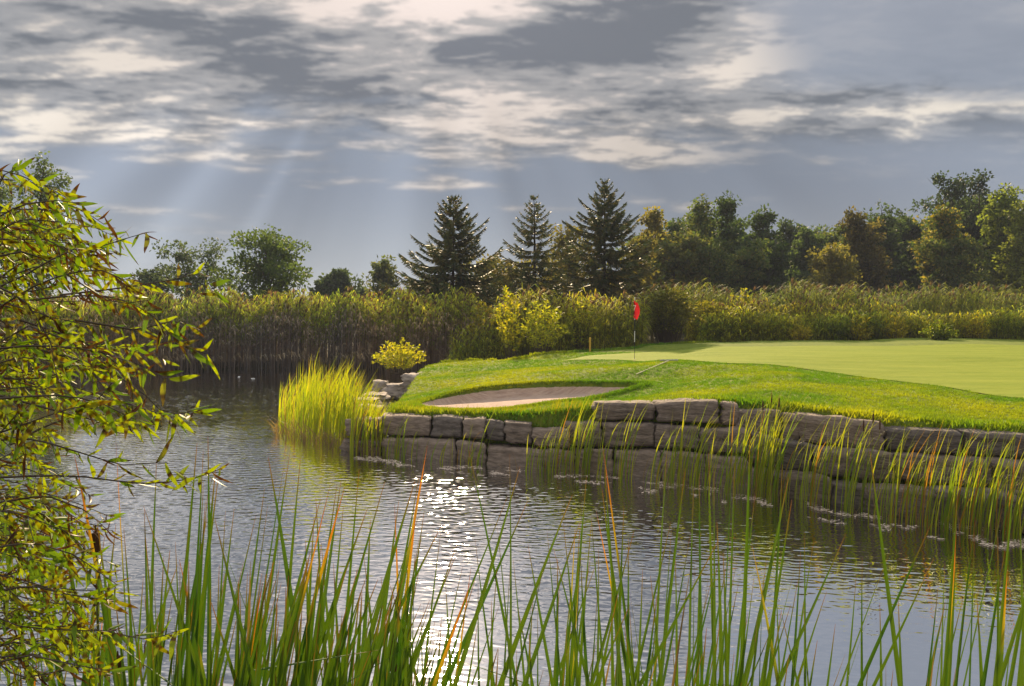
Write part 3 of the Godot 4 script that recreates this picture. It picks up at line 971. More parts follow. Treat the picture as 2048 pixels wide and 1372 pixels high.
# ---------------------------------------------------------------- shrubs
func shrub(called: String, label: String, foot: Vector3, high: float, r: float, stems: int, per: int, size: float, narrow: float, col: Color, alt: Color, mat: Material, bark: Material, upright := 1.0) -> void:
	rng.seed = int(absf(foot.x) * 997 + high * 31)
	var t := thing(called, label, "shrub", foot)
	var wood := Soup.new()
	var leaves := Soup.new()
	for s in stems:
		var a := s * 2.4 + rf(-.3, .3)
		var q := sqrt((s + 0.5) / stems)
		var tip := Vector3(cos(a) * r * q, high * sqrt(maxf(0.05, 1.0 - q * q * 0.8)) * rf(0.75, 1.05), sin(a) * r * q)
		var from := Vector3(cos(a), 0, sin(a)) * r * 0.25 * q
		var pts := []
		for k in 5:
			var g := k / 4.0
			pts.append(from.lerp(tip, g) + Vector3.UP * high * 0.12 * sin(PI * g) * upright + Vector3(rng.randfn(), 0, rng.randfn()) * 0.03 * high * g)
		wood.tube(pts, taper(0.012, 0.004, 5), 3, lin(.09, .065, .04))
		for k in per:
			var g := 0.18 + 0.82 * (k + rng.randf()) / per
			var j := mini(int(g * 4), 3)
			var p: Vector3 = lerp(pts[j], pts[j + 1], g * 4 - j)
			var along: Vector3 = (pts[j + 1] - pts[j]).normalized()
			var dir := (along * rf(0.3, 1.0) + Vector3(rng.randfn(), rng.randfn() * .6, rng.randfn()) * 0.8).normalized()
			var side := dir.cross(Vector3(rng.randfn(), rng.randfn(), rng.randfn())).normalized()
			var l := size * rf(.7, 1.3)
			var c := shade(col.lerp(alt, pow(rng.randf(), 1.6)), rf(.75, 1.25))
			leaves.rhomb(p, dir * l, side * l * narrow, c, c)
	part("stem", wood.mesh(), bark, t)
	part("foliage", leaves.mesh(), mat, t)

func build_shrubs() -> void:
	var leaf := leafy(1.12, 0.5, Color(1, 1, 0.6))
	var bark := coloured(0.95)
	var yellow := lin(.60, .50, .03)
	shrub("yellow_shrub", "low yellow leaved shrub on the shore behind the layered boulder", gp(797, 748, .3), 1.5, 1.25, 46, 34, .15, .24, lin(.34, .36, .025), yellow, leaf, bark)
	shrub("round_shrub", "round dense shrub with pale leaf tips standing behind the flagstick", gp(1335, 691, 1.3), 2.85, 1.7, 150, 62, .10, .34, lin(.10, .115, .03), lin(.25, .22, .05), leaf, bark, 2.2)
	shrub("leafy_shrub", "spreading yellowish shrub joined to the round shrub's sunny side", gp(1420, 689, 1.2), 2.3, 1.5, 80, 44, .12, .3, lin(.16, .17, .03), yellow, leaf, bark, 2.0)
	shrub("sapling", "slender yellow green sapling standing out of the reeds below the slim spruce", gp(1018, 718, .9), 3.4, .75, 9, 60, .17, .36, lin(.24, .27, .02), yellow, leaf, bark, 0.5)
	shrub("sapling", "slender yellow green sapling rising beside the spreading yellowish shrub", gp(1482, 690, 1.1), 3.5, .75, 8, 60, .17, .36, lin(.24, .27, .02), yellow, leaf, bark, 0.5)
	shrub("golden_shrub", "golden shrub among the reeds behind the lawn's edge", gp(975, 712, .8), 2.6, 1.3, 40, 40, .15, .25, lin(.20, .21, .03), lin(.42, .30, .03), leaf, bark, 1.6)
	var bank := ["yellow green shrub in the sunlit bank beside the sapling below the slim spruce", "broad yellow green shrub in the sunlit bank behind the yellow stake", "yellow green shrub in the sunlit bank close to the round shrub"]
	for k in 3:
		shrub("bank_shrub", bank[k], gp([1085, 1160, 1232][k], [714, 707, 702][k], 1.0), [2.5, 2.7, 2.4][k], 1.25, 50, 36, .17, .16, lin(.30, .35, .03), lin(.62, .55, .04), leaf, bark, 1.2)
	var golden := ["golden clump of weeds before the high reeds, beside the bare trunk's foot", "golden clump of weeds before the high reeds, beside the bright green shrub", "golden clump of weeds before the high reeds, below the tallest dark tree", "small golden clump of weeds at the edge of the green"]
	for k in 4:
		shrub("golden_weeds", golden[k], gp([1722, 1790, 1950, 1600][k], 690, 1.25), [1.5, 1.6, 1.7, 1.2][k], .7, 26, 26, .2, .10, lin(.36, .34, .03), lin(.62, .46, .03), leaf, bark, .6)
	shrub("green_shrub", "bright green shrub in the weeds along the far edge of the green", gp(1878, 692, 1.3), 1.2, .9, 50, 40, .10, .4, lin(.13, .19, .02), lin(.3, .32, .03), leaf, bark, 1.8)

# ---------------------------------------------------------------- reeds beyond the pond
func reed(high: float, leaves: int, from: float, stem: Color, foliage: Color, tip: Color, plume: bool, sd: int) -> ArrayMesh:
	rng.seed = sd
	var m := Soup.new()
	var lean := Vector3(rf(.02, .10), 0, rf(-.03, .03))
	var top := Vector3(lean.x * high, high, lean.z * high)
	var r := 0.013
	m.tube([Vector3.ZERO, Vector3(lean.x * high * .3, high * .5, lean.z * high * .3), top], [r, r * .8, r * .4], 3, stem)
	for k in leaves:
		var g := from + (1.0 - from) * (k + rng.randf()) / leaves
		var p := Vector3(lean.x * high * g * g, high * g, lean.z * high * g * g)
		var a := k * 2.6 + rf(-.5, .5)
		var out := Vector3(cos(a) + 0.35, 0, sin(a))
		var long := rf(.35, .6)
		var c := shade(foliage.lerp(tip, rng.randf()), rf(.75, 1.25))
		var mid := p + out * long * .5 + Vector3.UP * long * rf(.25, .5)
		var end := p + out * long * rf(.85, 1.0) + Vector3.UP * long * rf(-.25, .25)
		var side := out.cross(Vector3.UP).normalized() * 0.024
		var q := m.v.size()
		m.v.append_array([p, mid + side, mid - side, end])
		for s in 4: m.c.push_back(c)
		m.i.append_array([q, q + 1, q + 2, q + 1, q + 3, q + 2])
	if plume:
		for k in 6:
			var a := k * 1.05
			var c := shade(lin(.17, .115, .085), rf(.8, 1.2))
			m.rhomb(top - Vector3(0, .1, 0), Vector3(.1 + .05 * cos(a), rf(.18, .32), .05 * sin(a)), Vector3(cos(a), 0, sin(a)) * .022, c, c)
	return m.mesh()

func bed(called: String, label: String, area: Callable, count: int, meshes: Array, mat: Material, sd: int, scale0: float, scale1: float) -> void:
	rng.seed = sd
	var where := []
	var tint := []
	for k in meshes.size():
		where.append([]); tint.append([])
	for k in count:
		var p: Vector3 = area.call()
		var s := rf(scale0, scale1) * (1.0 + 0.30 * noise_c.get_noise_2d(p.x * 14.0, p.z * 14.0))
		var b := Basis(Vector3.UP, rf(-.9, .9)).scaled(Vector3(s, s, s))
		var q := rng.randi() % meshes.size()
		where[q].append(Transform3D(b, p))
		var n := noise_c.get_noise_2d(p.x * 9.0, p.z * 9.0 + 40.0) * 0.6 + rf(-.25, .25)
		tint[q].append(shade(Color(1.0 + n * .5, 1.0 + n * .2, 1.0 - n * .3), rf(.55, 1.35)))
	for k in meshes.size():
		tag(many(called, meshes[k], mat, where[k], tint[k]), label, "reeds", "reeds round the pond", "stuff")

func build_reeds() -> void:
	var mat := leafy(1.12, 0.6, Color(1, 1, 0.75))
	var tan_ := lin(.37, .275, .245)
	var tall := []
	for k in 4: tall.append(reed(3.1, 17, .36, shade(tan_, rf(.8, 1.2)), lin(.20, .29, .04), lin(.46, .46, .05), k % 2 == 0, 100 + k))
	var dry := []
	for k in 3: dry.append(reed(2.6, 5, .25, lin(.34, .26, .22), lin(.28, .21, .17), lin(.36, .28, .21), false, 200 + k))
	var arching := []
	for k in 4: arching.append(reed(3.3, 13, .40, lin(.20, .18, .08), lin(.15, .21, .05), lin(.34, .36, .06), k == 0, 150 + k))
	var lush := []
	for k in 4: lush.append(reed(2.5, 15, .15, lin(.17, .16, .05), lin(.21, .27, .032), lin(.52, .46, .04), k % 2 == 0, 300 + k))
	var weed := []
	for k in 4: weed.append(reed(1.35, 14, .08, lin(.15, .15, .04), lin(.21, .30, .028), lin(.52, .48, .03), false, 400 + k))
	var land := func(px0: float, px1: float, d0: float, d1: float) -> Vector3:
		var px := rf(px0, px1)
		var d := rf(d0, d1) if rng.randf() < .6 else rf(d0, lerpf(d0, d1, .35))
		var x := (px - 1024.0) / F * d
		return Vector3(x, maxf(ground_height(x, d), -0.1), -d)
	bed("far_reeds", "tall brown stemmed reeds with leafy green tops standing along the far side of the pond", func(): return land.call(-260.0, 960.0, 50.0, 56.0), 4300, tall, mat, 51, .80, 1.06)
	bed("dry_reeds", "dry bleached reed stems at the water's edge under the tall far reeds", func(): return land.call(-260.0, 960.0, 49.3, 51.0), 1700, dry, mat, 52, .7, 1.1)
	bed("mid_reeds", "sunlit leafy reeds between the lawn's back edge and the spruces", func():
		var p: Vector3 = land.call(900.0, 1285.0, 46.0, 51.0)
		p.y = -0.7 + 1.5 * sstep(-3.6, 1.0, p.x)
		return p, 1150, lush, mat, 53, .62, 1.12)
	bed("back_reeds", "high reeds with drooping tops behind the weeds along the green", func():
		var p: Vector3 = land.call(1290.0, 2350.0, 52.5, 58.0)
		p.y = 0.7
		return p, 2500, arching, mat, 54, .78, 1.0)
	bed("weeds", "green and yellow weeds along the far edge of the green", func():
		var p: Vector3 = land.call(1395.0, 2350.0, 49.8, 52.5)
		p.y = 1.2
		return p, 2000, weed, mat, 55, .55, 1.25)
	bed("tall_weeds", "taller leafy growth between the weeds and the high reeds", func():
		var p: Vector3 = land.call(1370.0, 1800.0, 51.0, 54.0)
		p.y = 1.0
		return p, 700, lush, mat, 56, .7, .95)

# ---------------------------------------------------------------- cattails
func blade(m: Soup, foot: Vector3, high: float, lean: Vector3, half: float, cols: Array, steps := 5, nod := 0.0) -> void:
	var pts := []
	var sides := []
	var cc := []
	var face := Vector3(rng.randfn(), 0, rng.randfn()).normalized()
	for k in steps + 1:
		var g := float(k) / steps
		var p := foot + lean * g * g + Vector3.UP * high * (g - nod * pow(g, 4.0))
		pts.append(p)
		sides.append(face * half * (1.0 - pow(g, 2.5)) * (0.8 + 0.4 * minf(g * 3.0, 1.0)) + face * 0.0004)
		var q := g * (cols.size() - 1)
		var j := mini(int(q), cols.size() - 2)
		cc.append(cols[j].lerp(cols[j + 1], q - j))
	m.strip(pts, sides, cc, 0.25)

func spike(at: Vector3, long: float, r: float) -> Soup:
	var m := Soup.new()
	m.tube([at, at + Vector3(0, long * .06, 0), at + Vector3(0, long * .5, 0), at + Vector3(0, long * .94, 0), at + Vector3(0, long, 0), at + Vector3(0, long * 1.35, 0)], [r * .4, r, r * 1.05, r * .95, r * .3, r * .12], 8, lin(.06, .028, .014))
	return m

func build_pond_cattails() -> void:
	var mat := leafy(1.1, 0.45, Color(1, 1, 0.55))
	var brown := coloured(0.95)
	rng.seed = 900
	# the stand at the tip of the wall
	var t := thing("cattail_stand", "dense tall stand of sunlit cattails in the water at the tip of the wall", "cattails", gp(650, 895, 0))
	var m := Soup.new()
	for k in 820:
		var px := 555.0 + 215.0 * pow(rng.randf(), 0.85)
		var py := lerpf(862.0, 912.0, clampf((px - 545.0) / 190.0, 0, 1)) - absf(rng.randfn()) * 22.0
		if px > 700: py = rf(880, 916)
		var o := gp(px, py, -0.05) - t.position
		var edge := sstep(540.0, 625.0, px) * 0.5 + 0.5
		if px > 690: edge *= 1.0 - 0.45 * sstep(690.0, 770.0, px)
		var high := rf(1.25, 2.2) * edge
		var dry := rng.randf() < .12
		var g := lin(.22, .32, .016).lerp(lin(.46, .45, .02), rng.randf()) if not dry else lin(.26, .17, .06)
		var cols := [g, g, g, g.lerp(lin(.40, .30, .03), rf(.0, .6))]
		blade(m, o, high, Vector3(rf(-.1, .75), 0, rf(-.25, .25)) * high * .45, rf(.008, .015), cols, 6, rf(0, .2))
	part("blades", m.mesh(), mat, t).set_meta("kind", "stuff")
	var litter := Soup.new()
	for k in 380:
		var px := rf(548, 760)
		var o := gp(px, lerpf(872.0, 916.0, clampf((px - 545.0) / 190.0, 0, 1)) - absf(rng.randfn()) * 10.0, -.02) - t.position
		blade(litter, o, rf(.2, .7), Vector3(rf(-.5, .5), 0, rf(-.4, .4)), .006, [lin(.25, .165, .115), lin(.25, .165, .115)], 3, rf(0, .5))
	part("dry_stalks", litter.mesh(), mat, t).set_meta("kind", "stuff")
	# clumps before the wall: px, forward of the wall, tallest m, blades, spikes
	var list := [[786, .25, 1.3, 16], [818, .2, 1.0, 10], [880, .35, .95, 9], [938, .3, 1.3, 12], [955, .5, .9, 8], [1062, .5, 1.25, 14], [1088, .3, .9, 8], [1118, .35, 1.5, 20], [1150, .4, 1.9, 24], [1172, .3, 1.9, 22], [1212, .5, 1.6, 12], [1245, .4, 1.75, 14], [1318, .9, 1.35, 14], [1360, .4, 1.9, 22], [1392, .5, 1.8, 20], [1440, .9, 1.5, 16], [1478, .7, 2.0, 22], [1512, .4, 2.25, 34], [1538, .5, 2.2, 34], [1562, .5, 2.0, 20], [1602, .8, 1.5, 10], [1640, .5, 2.1, 20], [1705, .35, 2.0, 18], [1735, .6, 1.9, 16], [1782, .8, 1.7, 18], [1822, .7, 1.8, 22], [1862, .8, 1.9, 24], [1905, .9, 1.6, 14], [1935, .7, 2.0, 26], [1968, .8, 2.1, 28], [2005, .7, 2.1, 24], [2040, .8, 2.0, 22], [2090, .7, 2.0, 24], [2160, .8, 1.9, 22]]
	for a in list:
		rng.seed = int(a[0]) * 3
		var d: float = wall_d(a[0]) - a[1]
		var o := Vector3((a[0] - 1024.0) / F * d, -0.1, -d)
		var heads: bool = a[0] in [1538, 1735]
		var size := "short" if a[2] < 1.36 else "tall" if a[2] > 1.95 else "mid high"
		var full := "sparse" if a[3] < 13 else "thick" if a[3] > 21 else "loose"
		var place := "before the low wall by the bunker" if a[0] < 1190 else "before the tall stepped wall"
		var c := thing("cattail_clump", "%s %s clump of green cattails%s %s" % [size, full, " with seed spikes" if heads else "", place], "cattails", o, "cattail clumps " + place)
		var b := Soup.new()
		for k in int(a[3] * 0.95):
			var high: float = a[2] * rf(.55, 1.08)
			var g := lin(.16, .26, .02).lerp(lin(.38, .38, .025), pow(rng.randf(), 1.3))
			if rng.randf() < .1: g = lin(.38, .20, .03)
			var p := Vector3(rng.randfn() * .15, 0, rng.randfn() * .12)
			blade(b, p, high, Vector3(rf(.05, .55), 0, rf(-.2, .2)) * high * .62, rf(.006, .011), [g, g, g, g.lerp(lin(.38, .28, .05), rf(0, .5))], 6, rf(0, .28))
		for k in int(a[3] * .5):
			blade(b, Vector3(rng.randfn() * .2, 0, rng.randfn() * .15), rf(.25, .9), Vector3(rf(-.35, .35), 0, rf(-.3, .3)), .005, [lin(.25, .165, .11), lin(.25, .165, .11)], 3, rf(0, .5))
		part("blades", b.mesh(), mat, c).set_meta("kind", "stuff")
		if heads:
			for k in 3:
				var s := Vector3(rf(-.15, .25), rf(1.5, 1.75) * a[2] / 2.0, rf(-.1, .1))
				var st := Soup.new()
				st.tube([Vector3(s.x * .6, 0, s.z), s], [.006, .004], 4, lin(.2, .2, .05))
				var stalk := part("stalk", st.mesh(), mat, c)
				part("seed_spike", spike(s, .17, .013).mesh(), brown, stalk)
	# floating bits, coloured pale to stand in for sky glints along the wall
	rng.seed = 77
	var chaff_glints := Soup.new()
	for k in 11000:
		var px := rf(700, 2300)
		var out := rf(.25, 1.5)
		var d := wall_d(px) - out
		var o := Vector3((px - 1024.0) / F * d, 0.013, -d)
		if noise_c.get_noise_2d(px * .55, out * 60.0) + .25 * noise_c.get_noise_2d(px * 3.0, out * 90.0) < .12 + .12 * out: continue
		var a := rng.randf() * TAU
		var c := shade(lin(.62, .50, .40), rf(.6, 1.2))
		chaff_glints.rhomb(o, Vector3(cos(a), 0, sin(a)) * rf(.03, .12), Vector3(-sin(a), 0, cos(a)) * rf(.006, .02), c, c)
	tag(part("floating_chaff_glints", chaff_glints.mesh(), coloured(0.8)), "pale floating bits standing in for sky glints along the foot of the wall", "chaff_glints", "", "stuff")
	var pad := Soup.new()
	pad.tube([Vector3(0, -.01, 0), Vector3(0, .02, 0), Vector3(0, .03, 0)], [.05, .06, .03], 9, lin(.75, .73, .70))
	for a in [[478, 754, "small white float on the dark water before the far reeds, the rounder one"], [506, 757, "small white float on the dark water before the far reeds, the wider one"]]:
		var f := part("float", pad.mesh(), coloured(0.5))
		f.position = gp(a[0], a[1], 0)
		f.scale = Vector3(1.0, 1.0, 1.0) if a[0] < 490 else Vector3(1.6, .6, 1.0)
		tag(f, a[2], "float", "white floats on the pond")

# ---------------------------------------------------------------- short grass
func build_grass() -> void:
	rng.seed = 1234
	var mat := leafy(1.0, 0.5, Color(1, 1, 0.5))
	var tuft := []
	for v in 3:
		var m := Soup.new()
		for k in 9:
			var a := rng.randf() * TAU
			var o := Vector3(cos(a), 0, sin(a)) * rf(0, .05)
			var up := Vector3(rf(-.5, .6), 1.0, rf(-.5, .5)).normalized() * rf(.6, 1.1) * .05
			m.rhomb(o, up, Vector3(cos(a * 3.0), 0, sin(a * 3.0)) * .0045, Color(1, 1, 1), Color(1, 1, 1))
		tuft.append(m.mesh())
	var where := [[], [], []]
	var tint := [[], [], []]
	var put := func(x: float, d: float, s: float) -> void:
		var y := on_lawn(x, d)
		var q := rng.randi() % 3
		var n := noise_b.get_noise_2d(x * 9.0, d * 9.0) + noise_a.get_noise_2d(x * 3.0, d * 3.0) * .8 + .30 * sstep(3.0, -1.5, x)
		var c := lin(.13, .26, .014).lerp(lin(.40, .42, .016), clampf(.20 + n * .9, 0, 1))
		where[q].append(Transform3D(Basis(Vector3.UP, rng.randf() * TAU).scaled(Vector3(s * 1.3, s, s * 1.3)), Vector3(x, y - .004, -d)))
		tint[q].append(shade(c, rf(.7, 1.2)))
	for k in 105000:
		var d := 14.5 + 26.5 * pow(rng.randf(), 1.35)
		var x := rf(-7.0, 0.545 * d + 1.0)
		var p := Vector2(x, d)
		if on_lawn(x, d) < .3 or Geometry2D.is_point_in_polygon(p, bunker_poly) or Geometry2D.is_point_in_polygon(p, green_poly): continue
		put.call(x, d, rf(.6, 1.25))
	# longer fringe over the wall, round the tip and on the bunker's lips
	for k in outline.size():
		var a := outline[k]
		var b := outline[(k + 1) % outline.size()]
		if a.y > 47.0 or maxf(a.x, b.x) > 30.0: continue
		for s in int(a.distance_to(b) * 150.0):
			var q := a.lerp(b, rng.randf())
			var inward := (b - a).orthogonal().normalized()
			q += inward * (rf(.02, .5) if edge_distance(outline, q + inward * .3) > 0.0 else -rf(.02, .5))
			if on_lawn(q.x, q.y) > .3: put.call(q.x, q.y, rf(1.2, 3.0))
	for k in bunker_poly.size():
		var a := bunker_poly[k]
		var b := bunker_poly[(k + 1) % bunker_poly.size()]
		for s in int(a.distance_to(b) * 260.0):
			var q := a.lerp(b, rng.randf())
			var o := (b - a).orthogonal().normalized() * rf(.0, .22)
			q += o if not Geometry2D.is_point_in_polygon(q + o, bunker_poly) else -o
			put.call(q.x, q.y, rf(.9, 1.7))
	for k in 3:
		tag(many("turf_grass", tuft[k], mat, where[k], tint[k]), "short sunlit grass covering the slopes round the bunker and the green", "grass", "", "stuff")
	# ankle-high yellow grass on the shelf between the low wall and the bunker
	var tall := Soup.new()
	rng.seed = 4321
	for k in 1500:
		var px := rf(740, 1190)
		var d := wall_d(px) + .45 + absf(rng.randfn()) * .35
		var x := (px - 1024.0) / F * d
		if on_lawn(x, d) < .3 or Geometry2D.is_point_in_polygon(Vector2(x, d), bunker_poly): continue
		var g := lin(.26, .28, .02).lerp(lin(.42, .36, .02), rng.randf())
		blade(tall, Vector3(x, on_lawn(x, d) - .01, -d), rf(.08, .24) * (1.6 if px > 1100 else 1.0), Vector3(rf(-.02, .12), 0, rf(-.06, .06)), .004, [g, g], 3, rf(0, .3))
	tag(part("shelf_grass", tall.mesh(), mat), "ankle high yellow grass on the shelf between low wall and bunker", "grass", "", "stuff")

# ---------------------------------------------------------------- things on the green
func build_golf() -> void:
	var o := hit(1269, 719, 30.0)
	var t := thing("flagstick", "thin banded flagstick with a limp red flag standing in the green's cup", "flagstick", o)
	var white := plain(lin(.78, .76, .72), .4)
	var black := plain(lin(.02, .02, .02), .4)
	var per := -o.z / F
	var y := func(py: float) -> float: return (719.0 - py) * per
	var bands := [[722, 684, black, .008], [684, 662, white, .0125], [662, 640, black, .0125], [640, 624, white, .0125], [624, 594, white, .0125]]
	for b in bands:
		var m := Soup.new()
		var y0: float = y.call(b[0])
		var y1: float = y.call(b[1]) - .001
		m.tube([Vector3(0, y0, 0), Vector3(0, y1, 0)], [b[3], b[3]], 10, Color.WHITE)
		m.smooth()
		part("pole_band", m.mesh(), b[2], t)
	var knob := Soup.new()
	knob.tube([Vector3(0, y.call(597.0), 0), Vector3(0, y.call(595.5), 0), Vector3(0, y.call(594.0), 0)], [.008, .022, .006], 8, Color.WHITE)
	knob.smooth()
	part("finial", knob.mesh(), white, t)
	# limp cloth folded in waves about the pole
	var cloth := Soup.new()
	var nx := 16
	var ny := 10
	var top: float = y.call(600.0)
	for r in ny + 1:
		for k in nx + 1:
			var u := float(k) / nx
			var v := float(r) / ny
			var wide := (0.07 + 0.17 * sin(PI * clampf(v * .85 + .1, 0, 1))) * u
			var drop := -v * .50 - u * (.10 + .10 * v)
			cloth.v.push_back(Vector3(.013 + wide * (.55 + .2 * sin(u * 9.0)) - .13 * u * (1.0 - u) * 2.2, top + drop, .09 * sin(u * 7.5 + v * 1.5) * u + .02))
			cloth.c.push_back(lin(.50, .016, .022))
	for r in ny:
		for k in nx:
			var a := r * (nx + 1) + k
			cloth.i.append_array([a, a + nx + 1, a + 1, a + 1, a + nx + 1, a + nx + 2])
	cloth.smooth()
	var flag := part("flag", cloth.mesh(), leafy(.9, .7, Color(1, 1, 1)), t)
	var num := TextMesh.new()
	num.text = "7"
	var f := SystemFont.new()
	f.font_names = PackedStringArray(["Droid Sans"])
	num.font = f
	num.font_size = 48
	num.pixel_size = .0042
	num.depth = .004
	var dig := part("number", num, plain(lin(.85, .84, .82), .6), flag)
	dig.position = Vector3(-.015, top - .26, .085)
	dig.rotation = Vector3(0, -.25, .08)
	var cup := Soup.new()
	cup.tube([Vector3(0, -.06, 0), Vector3(0, .024, 0)], [.054, .054], 14, Color.WHITE)
	part("cup", cup.mesh(), black, t)
	# yellow stake
	var st := gp(1180, 704, 1.3)
	var s := thing("hazard_stake", "short yellow stake standing at the back edge of the lawn before the reeds", "stake", Vector3(st.x, on_lawn(st.x, -st.z) - .05, st.z))
	var post := Soup.new()
	post.tube([Vector3.ZERO, Vector3(0, .62, 0), Vector3(0, .66, 0)], [.045, .045, .02], 4, Color.WHITE)
	part("post", post.mesh(), plain(lin(.62, .36, .03), .6), s)
	# rake lying on the mound
	var a := hit(1272, 753)
	var b := hit(1338, 727)
	var rk := thing("bunker_rake", "bunker rake lying on the grass mound with its handle towards the sand", "rake", b)
	var h := Soup.new()
	h.tube([a - b + Vector3(0, .06, 0), (a - b) * .5 + Vector3(0, .075, 0), Vector3(0, .09, 0)], [.014, .014, .014], 6, Color.WHITE)
	part("handle", h.mesh(), plain(lin(.45, .40, .25), .6), rk)
	var c0 := Vector3(-.27, 0, .05)
	var c1 := Vector3(.27, 0, -.05)
	var bar := Soup.new()
	bar.tube([c0 + Vector3(0, .10, 0), c1 + Vector3(0, .10, 0)], [.02, .02], 5, Color.WHITE)
	var head := part("head", bar.mesh(), plain(lin(.42, .40, .36), .5), rk)
	for k in 9:
		var th := Soup.new()
		var p := c0.lerp(c1, (k + .5) / 9.0)
		th.tube([p + Vector3(0, .10, 0), p + Vector3(0, .02, .015)], [.006, .004], 4, Color.WHITE)
		part("tine", th.mesh(), plain(lin(.10, .09, .08), .6), head)

# ---------------------------------------------------------------- cattails at the near bank
func long_leaf(sd: int, kind: int) -> ArrayMesh:
	# one metre long and upright; kinds: 0 green, 1 orange tipped, 2 dry brown, 3 yellowing, 4 green with a broken top
	rng.seed = sd
	var m := Soup.new()
	var pts := []
	var sides := []
	var cc := []
	var bow := rf(-.05, .07)
	var sway := rf(-.03, .03)
	var turn := rf(-.6, .6)
	var snap := rf(.62, .85)
	var g := lin(.038, .105, .012).lerp(lin(.095, .16, .016), rng.randf())
	var n := 14
	for k in n + 1:
		var t := float(k) / n
		pts.append(Vector3(bow * pow(t, 2.2) + sway * sin(t * 4.0) * .3, t, sway * t * t))
		if kind == 4 and t > snap: pts[-1] = pts[-2] + Vector3(.05 * signf(bow), lerpf(-.035, .03, snap), .01)
		var w := .0050 * (1.0 - pow(t, 5.0))
		sides.append(Vector3(cos(turn * t), 0, sin(turn * t)) * maxf(w, .00025))
		var c := g
		match kind:
			1:
				c = c.lerp(lin(.55, .36, .02), sstep(.80, .88, t)).lerp(lin(.58, .13, .02), sstep(.89, .95, t)).lerp(lin(.22, .07, .03), sstep(.95, 1.0, t))
			2:
				c = lin(.17, .115, .06).lerp(lin(.25, .16, .08), rng.randf())
			3:
				c = c.lerp(lin(.36, .33, .03), sstep(.74, .84, t)).lerp(lin(.45, .24, .04), sstep(.88, 1.0, t))
			_:
				c = c.lerp(lin(.26, .10, .03), sstep(.955, 1.0, t))
		cc.append(c)
	m.strip(pts, sides, cc, 0.35)
	return m.mesh()

func build_near_cattails() -> void:
	var mat := leafy(0.78, 0.42, Color(1, 1, 0.5))
	var brown := coloured(0.95)
	var kinds := []
	for k in 5:
		var v := []
		for s in 7: v.append(long_leaf(2000 + k * 50 + s, k))
		kinds.append(v)
	rng.seed = 5005
	var spots := []
	for k in 58: spots.append([rf(180, 720), rf(3.4, 4.6), rf(870, 1200), 6, .55])
	for k in 12: spots.append([rf(-60, 215), rf(3.9, 4.8), rf(1080, 1280), 5, .2])
	for k in 14: spots.append([rf(720, 1040), rf(3.6, 4.8), rf(960, 1230), 4, .25])
	for k in 46: spots.append([rf(1000, 2070), rf(3.5, 4.8), rf(860, 1190), 5, .34])
	for k in 10: spots.append([rf(2070, 2500), rf(3.8, 5.0), rf(900, 1180), 5, .25])
	for k in spots.size():
		var a: Array = spots[k]
		var d: float = a[1]
		var x: float = (a[0] - 1024.0) / F * d
		var y := maxf(ground_height(x, d), -.15) - .04
		var warm := rng.randf()
		var look := 0 if warm < .88 else 1 if warm < .98 else 3
		var thick: bool = a[0] < 760
		var t := thing("cattail_plant", "", "cattail", Vector3(x, y, -d), ["green", "orange tipped", "", "yellowing"][look] + (" cattails beside the willow" if thick else " cattails along the near bank"))
		var dry := 0
		var blades := 0
		var fan := rng.randf() * PI
		for b in int(a[3]):
			var tip: float = a[2] + (0.0 if b == 0 else rf(20, 330))
			var high: float = dp(a[0], tip, d).y - y
			if high < .5: continue
			var pick := look if b < 1 or (look == 0 and b < 2) else (2 if rng.randf() < .05 else 4 if rng.randf() < .10 else 0 if rng.randf() < .92 else look)
			var o := part("leaf", kinds[pick][rng.randi() % 7], mat, t)
			dry += int(pick == 2)
			blades += 1
			var lean: float = (b - (a[3] - 1) * .5) * rf(.04, .17) + rf(-.12, .12)
			var wind: float = a[4] * rf(.1, .75)
			var basis := Basis(Vector3(0, 0, 1), -wind * .55 - lean * cos(fan)) * Basis(Vector3(1, 0, 0), lean * sin(fan)) * Basis(Vector3.UP, rf(-.9, .9) + (PI if rng.randf() < .5 else 0.0))
			var wide := rf(2.0, 3.8) * (0.72 if a[0] > 740 else 0.92)
			o.transform = Transform3D(basis * Basis.from_scale(Vector3(wide, high, wide)), Vector3(rng.randfn() * .035, 0, rng.randfn() * .035))
		t.set_meta("label", "%s %s cattail with %s%s, %s" % ["towering" if a[2] < 930 else "tall" if a[2] < 1010 else "mid high" if a[2] < 1090 else "low", {3: "three bladed", 4: "four bladed", 5: "five bladed", 6: "six bladed"}.get(blades, "small"), ["green tips", "orange tip", "", "yellowing blade"][look], ["", ", one dry blade", ", dry blades"][mini(dry, 2)], "growing by the willow" if thick else "on the open bank"])
	# flower stalks with brown spikes
	for a in [[786, 1250, 1345, 4.2, "brown ragged seed spike on a stalk among the sparse cattails"], [236, 1302, 1340, 4.0, "short dark seed spike low in the thick cattails beside the willow"], [192, 1050, 1105, 3.9, "slim dark seed spike between the willow's drooping leaves"]]:
		var top := dp(a[0], a[1], a[3])
		var low := dp(a[0], a[2], a[3])
		var y := maxf(ground_height(top.x, a[3]), -.15) - .04
		var t := thing("cattail_stalk", a[4], "cattail", Vector3(low.x, y, low.z), "seed spikes at the near bank")
		var st := Soup.new()
		st.tube([Vector3.ZERO, Vector3(.01, (low.y - y) * .5, 0), Vector3(0, low.y - y, 0)], [.007, .006, .005], 6, lin(.14, .15, .04))
		part("stalk", st.mesh(), mat, t)
		part("seed_spike", spike(Vector3(0, low.y - y, 0), (top.y - low.y) * .75, .0165).mesh(), brown, t)

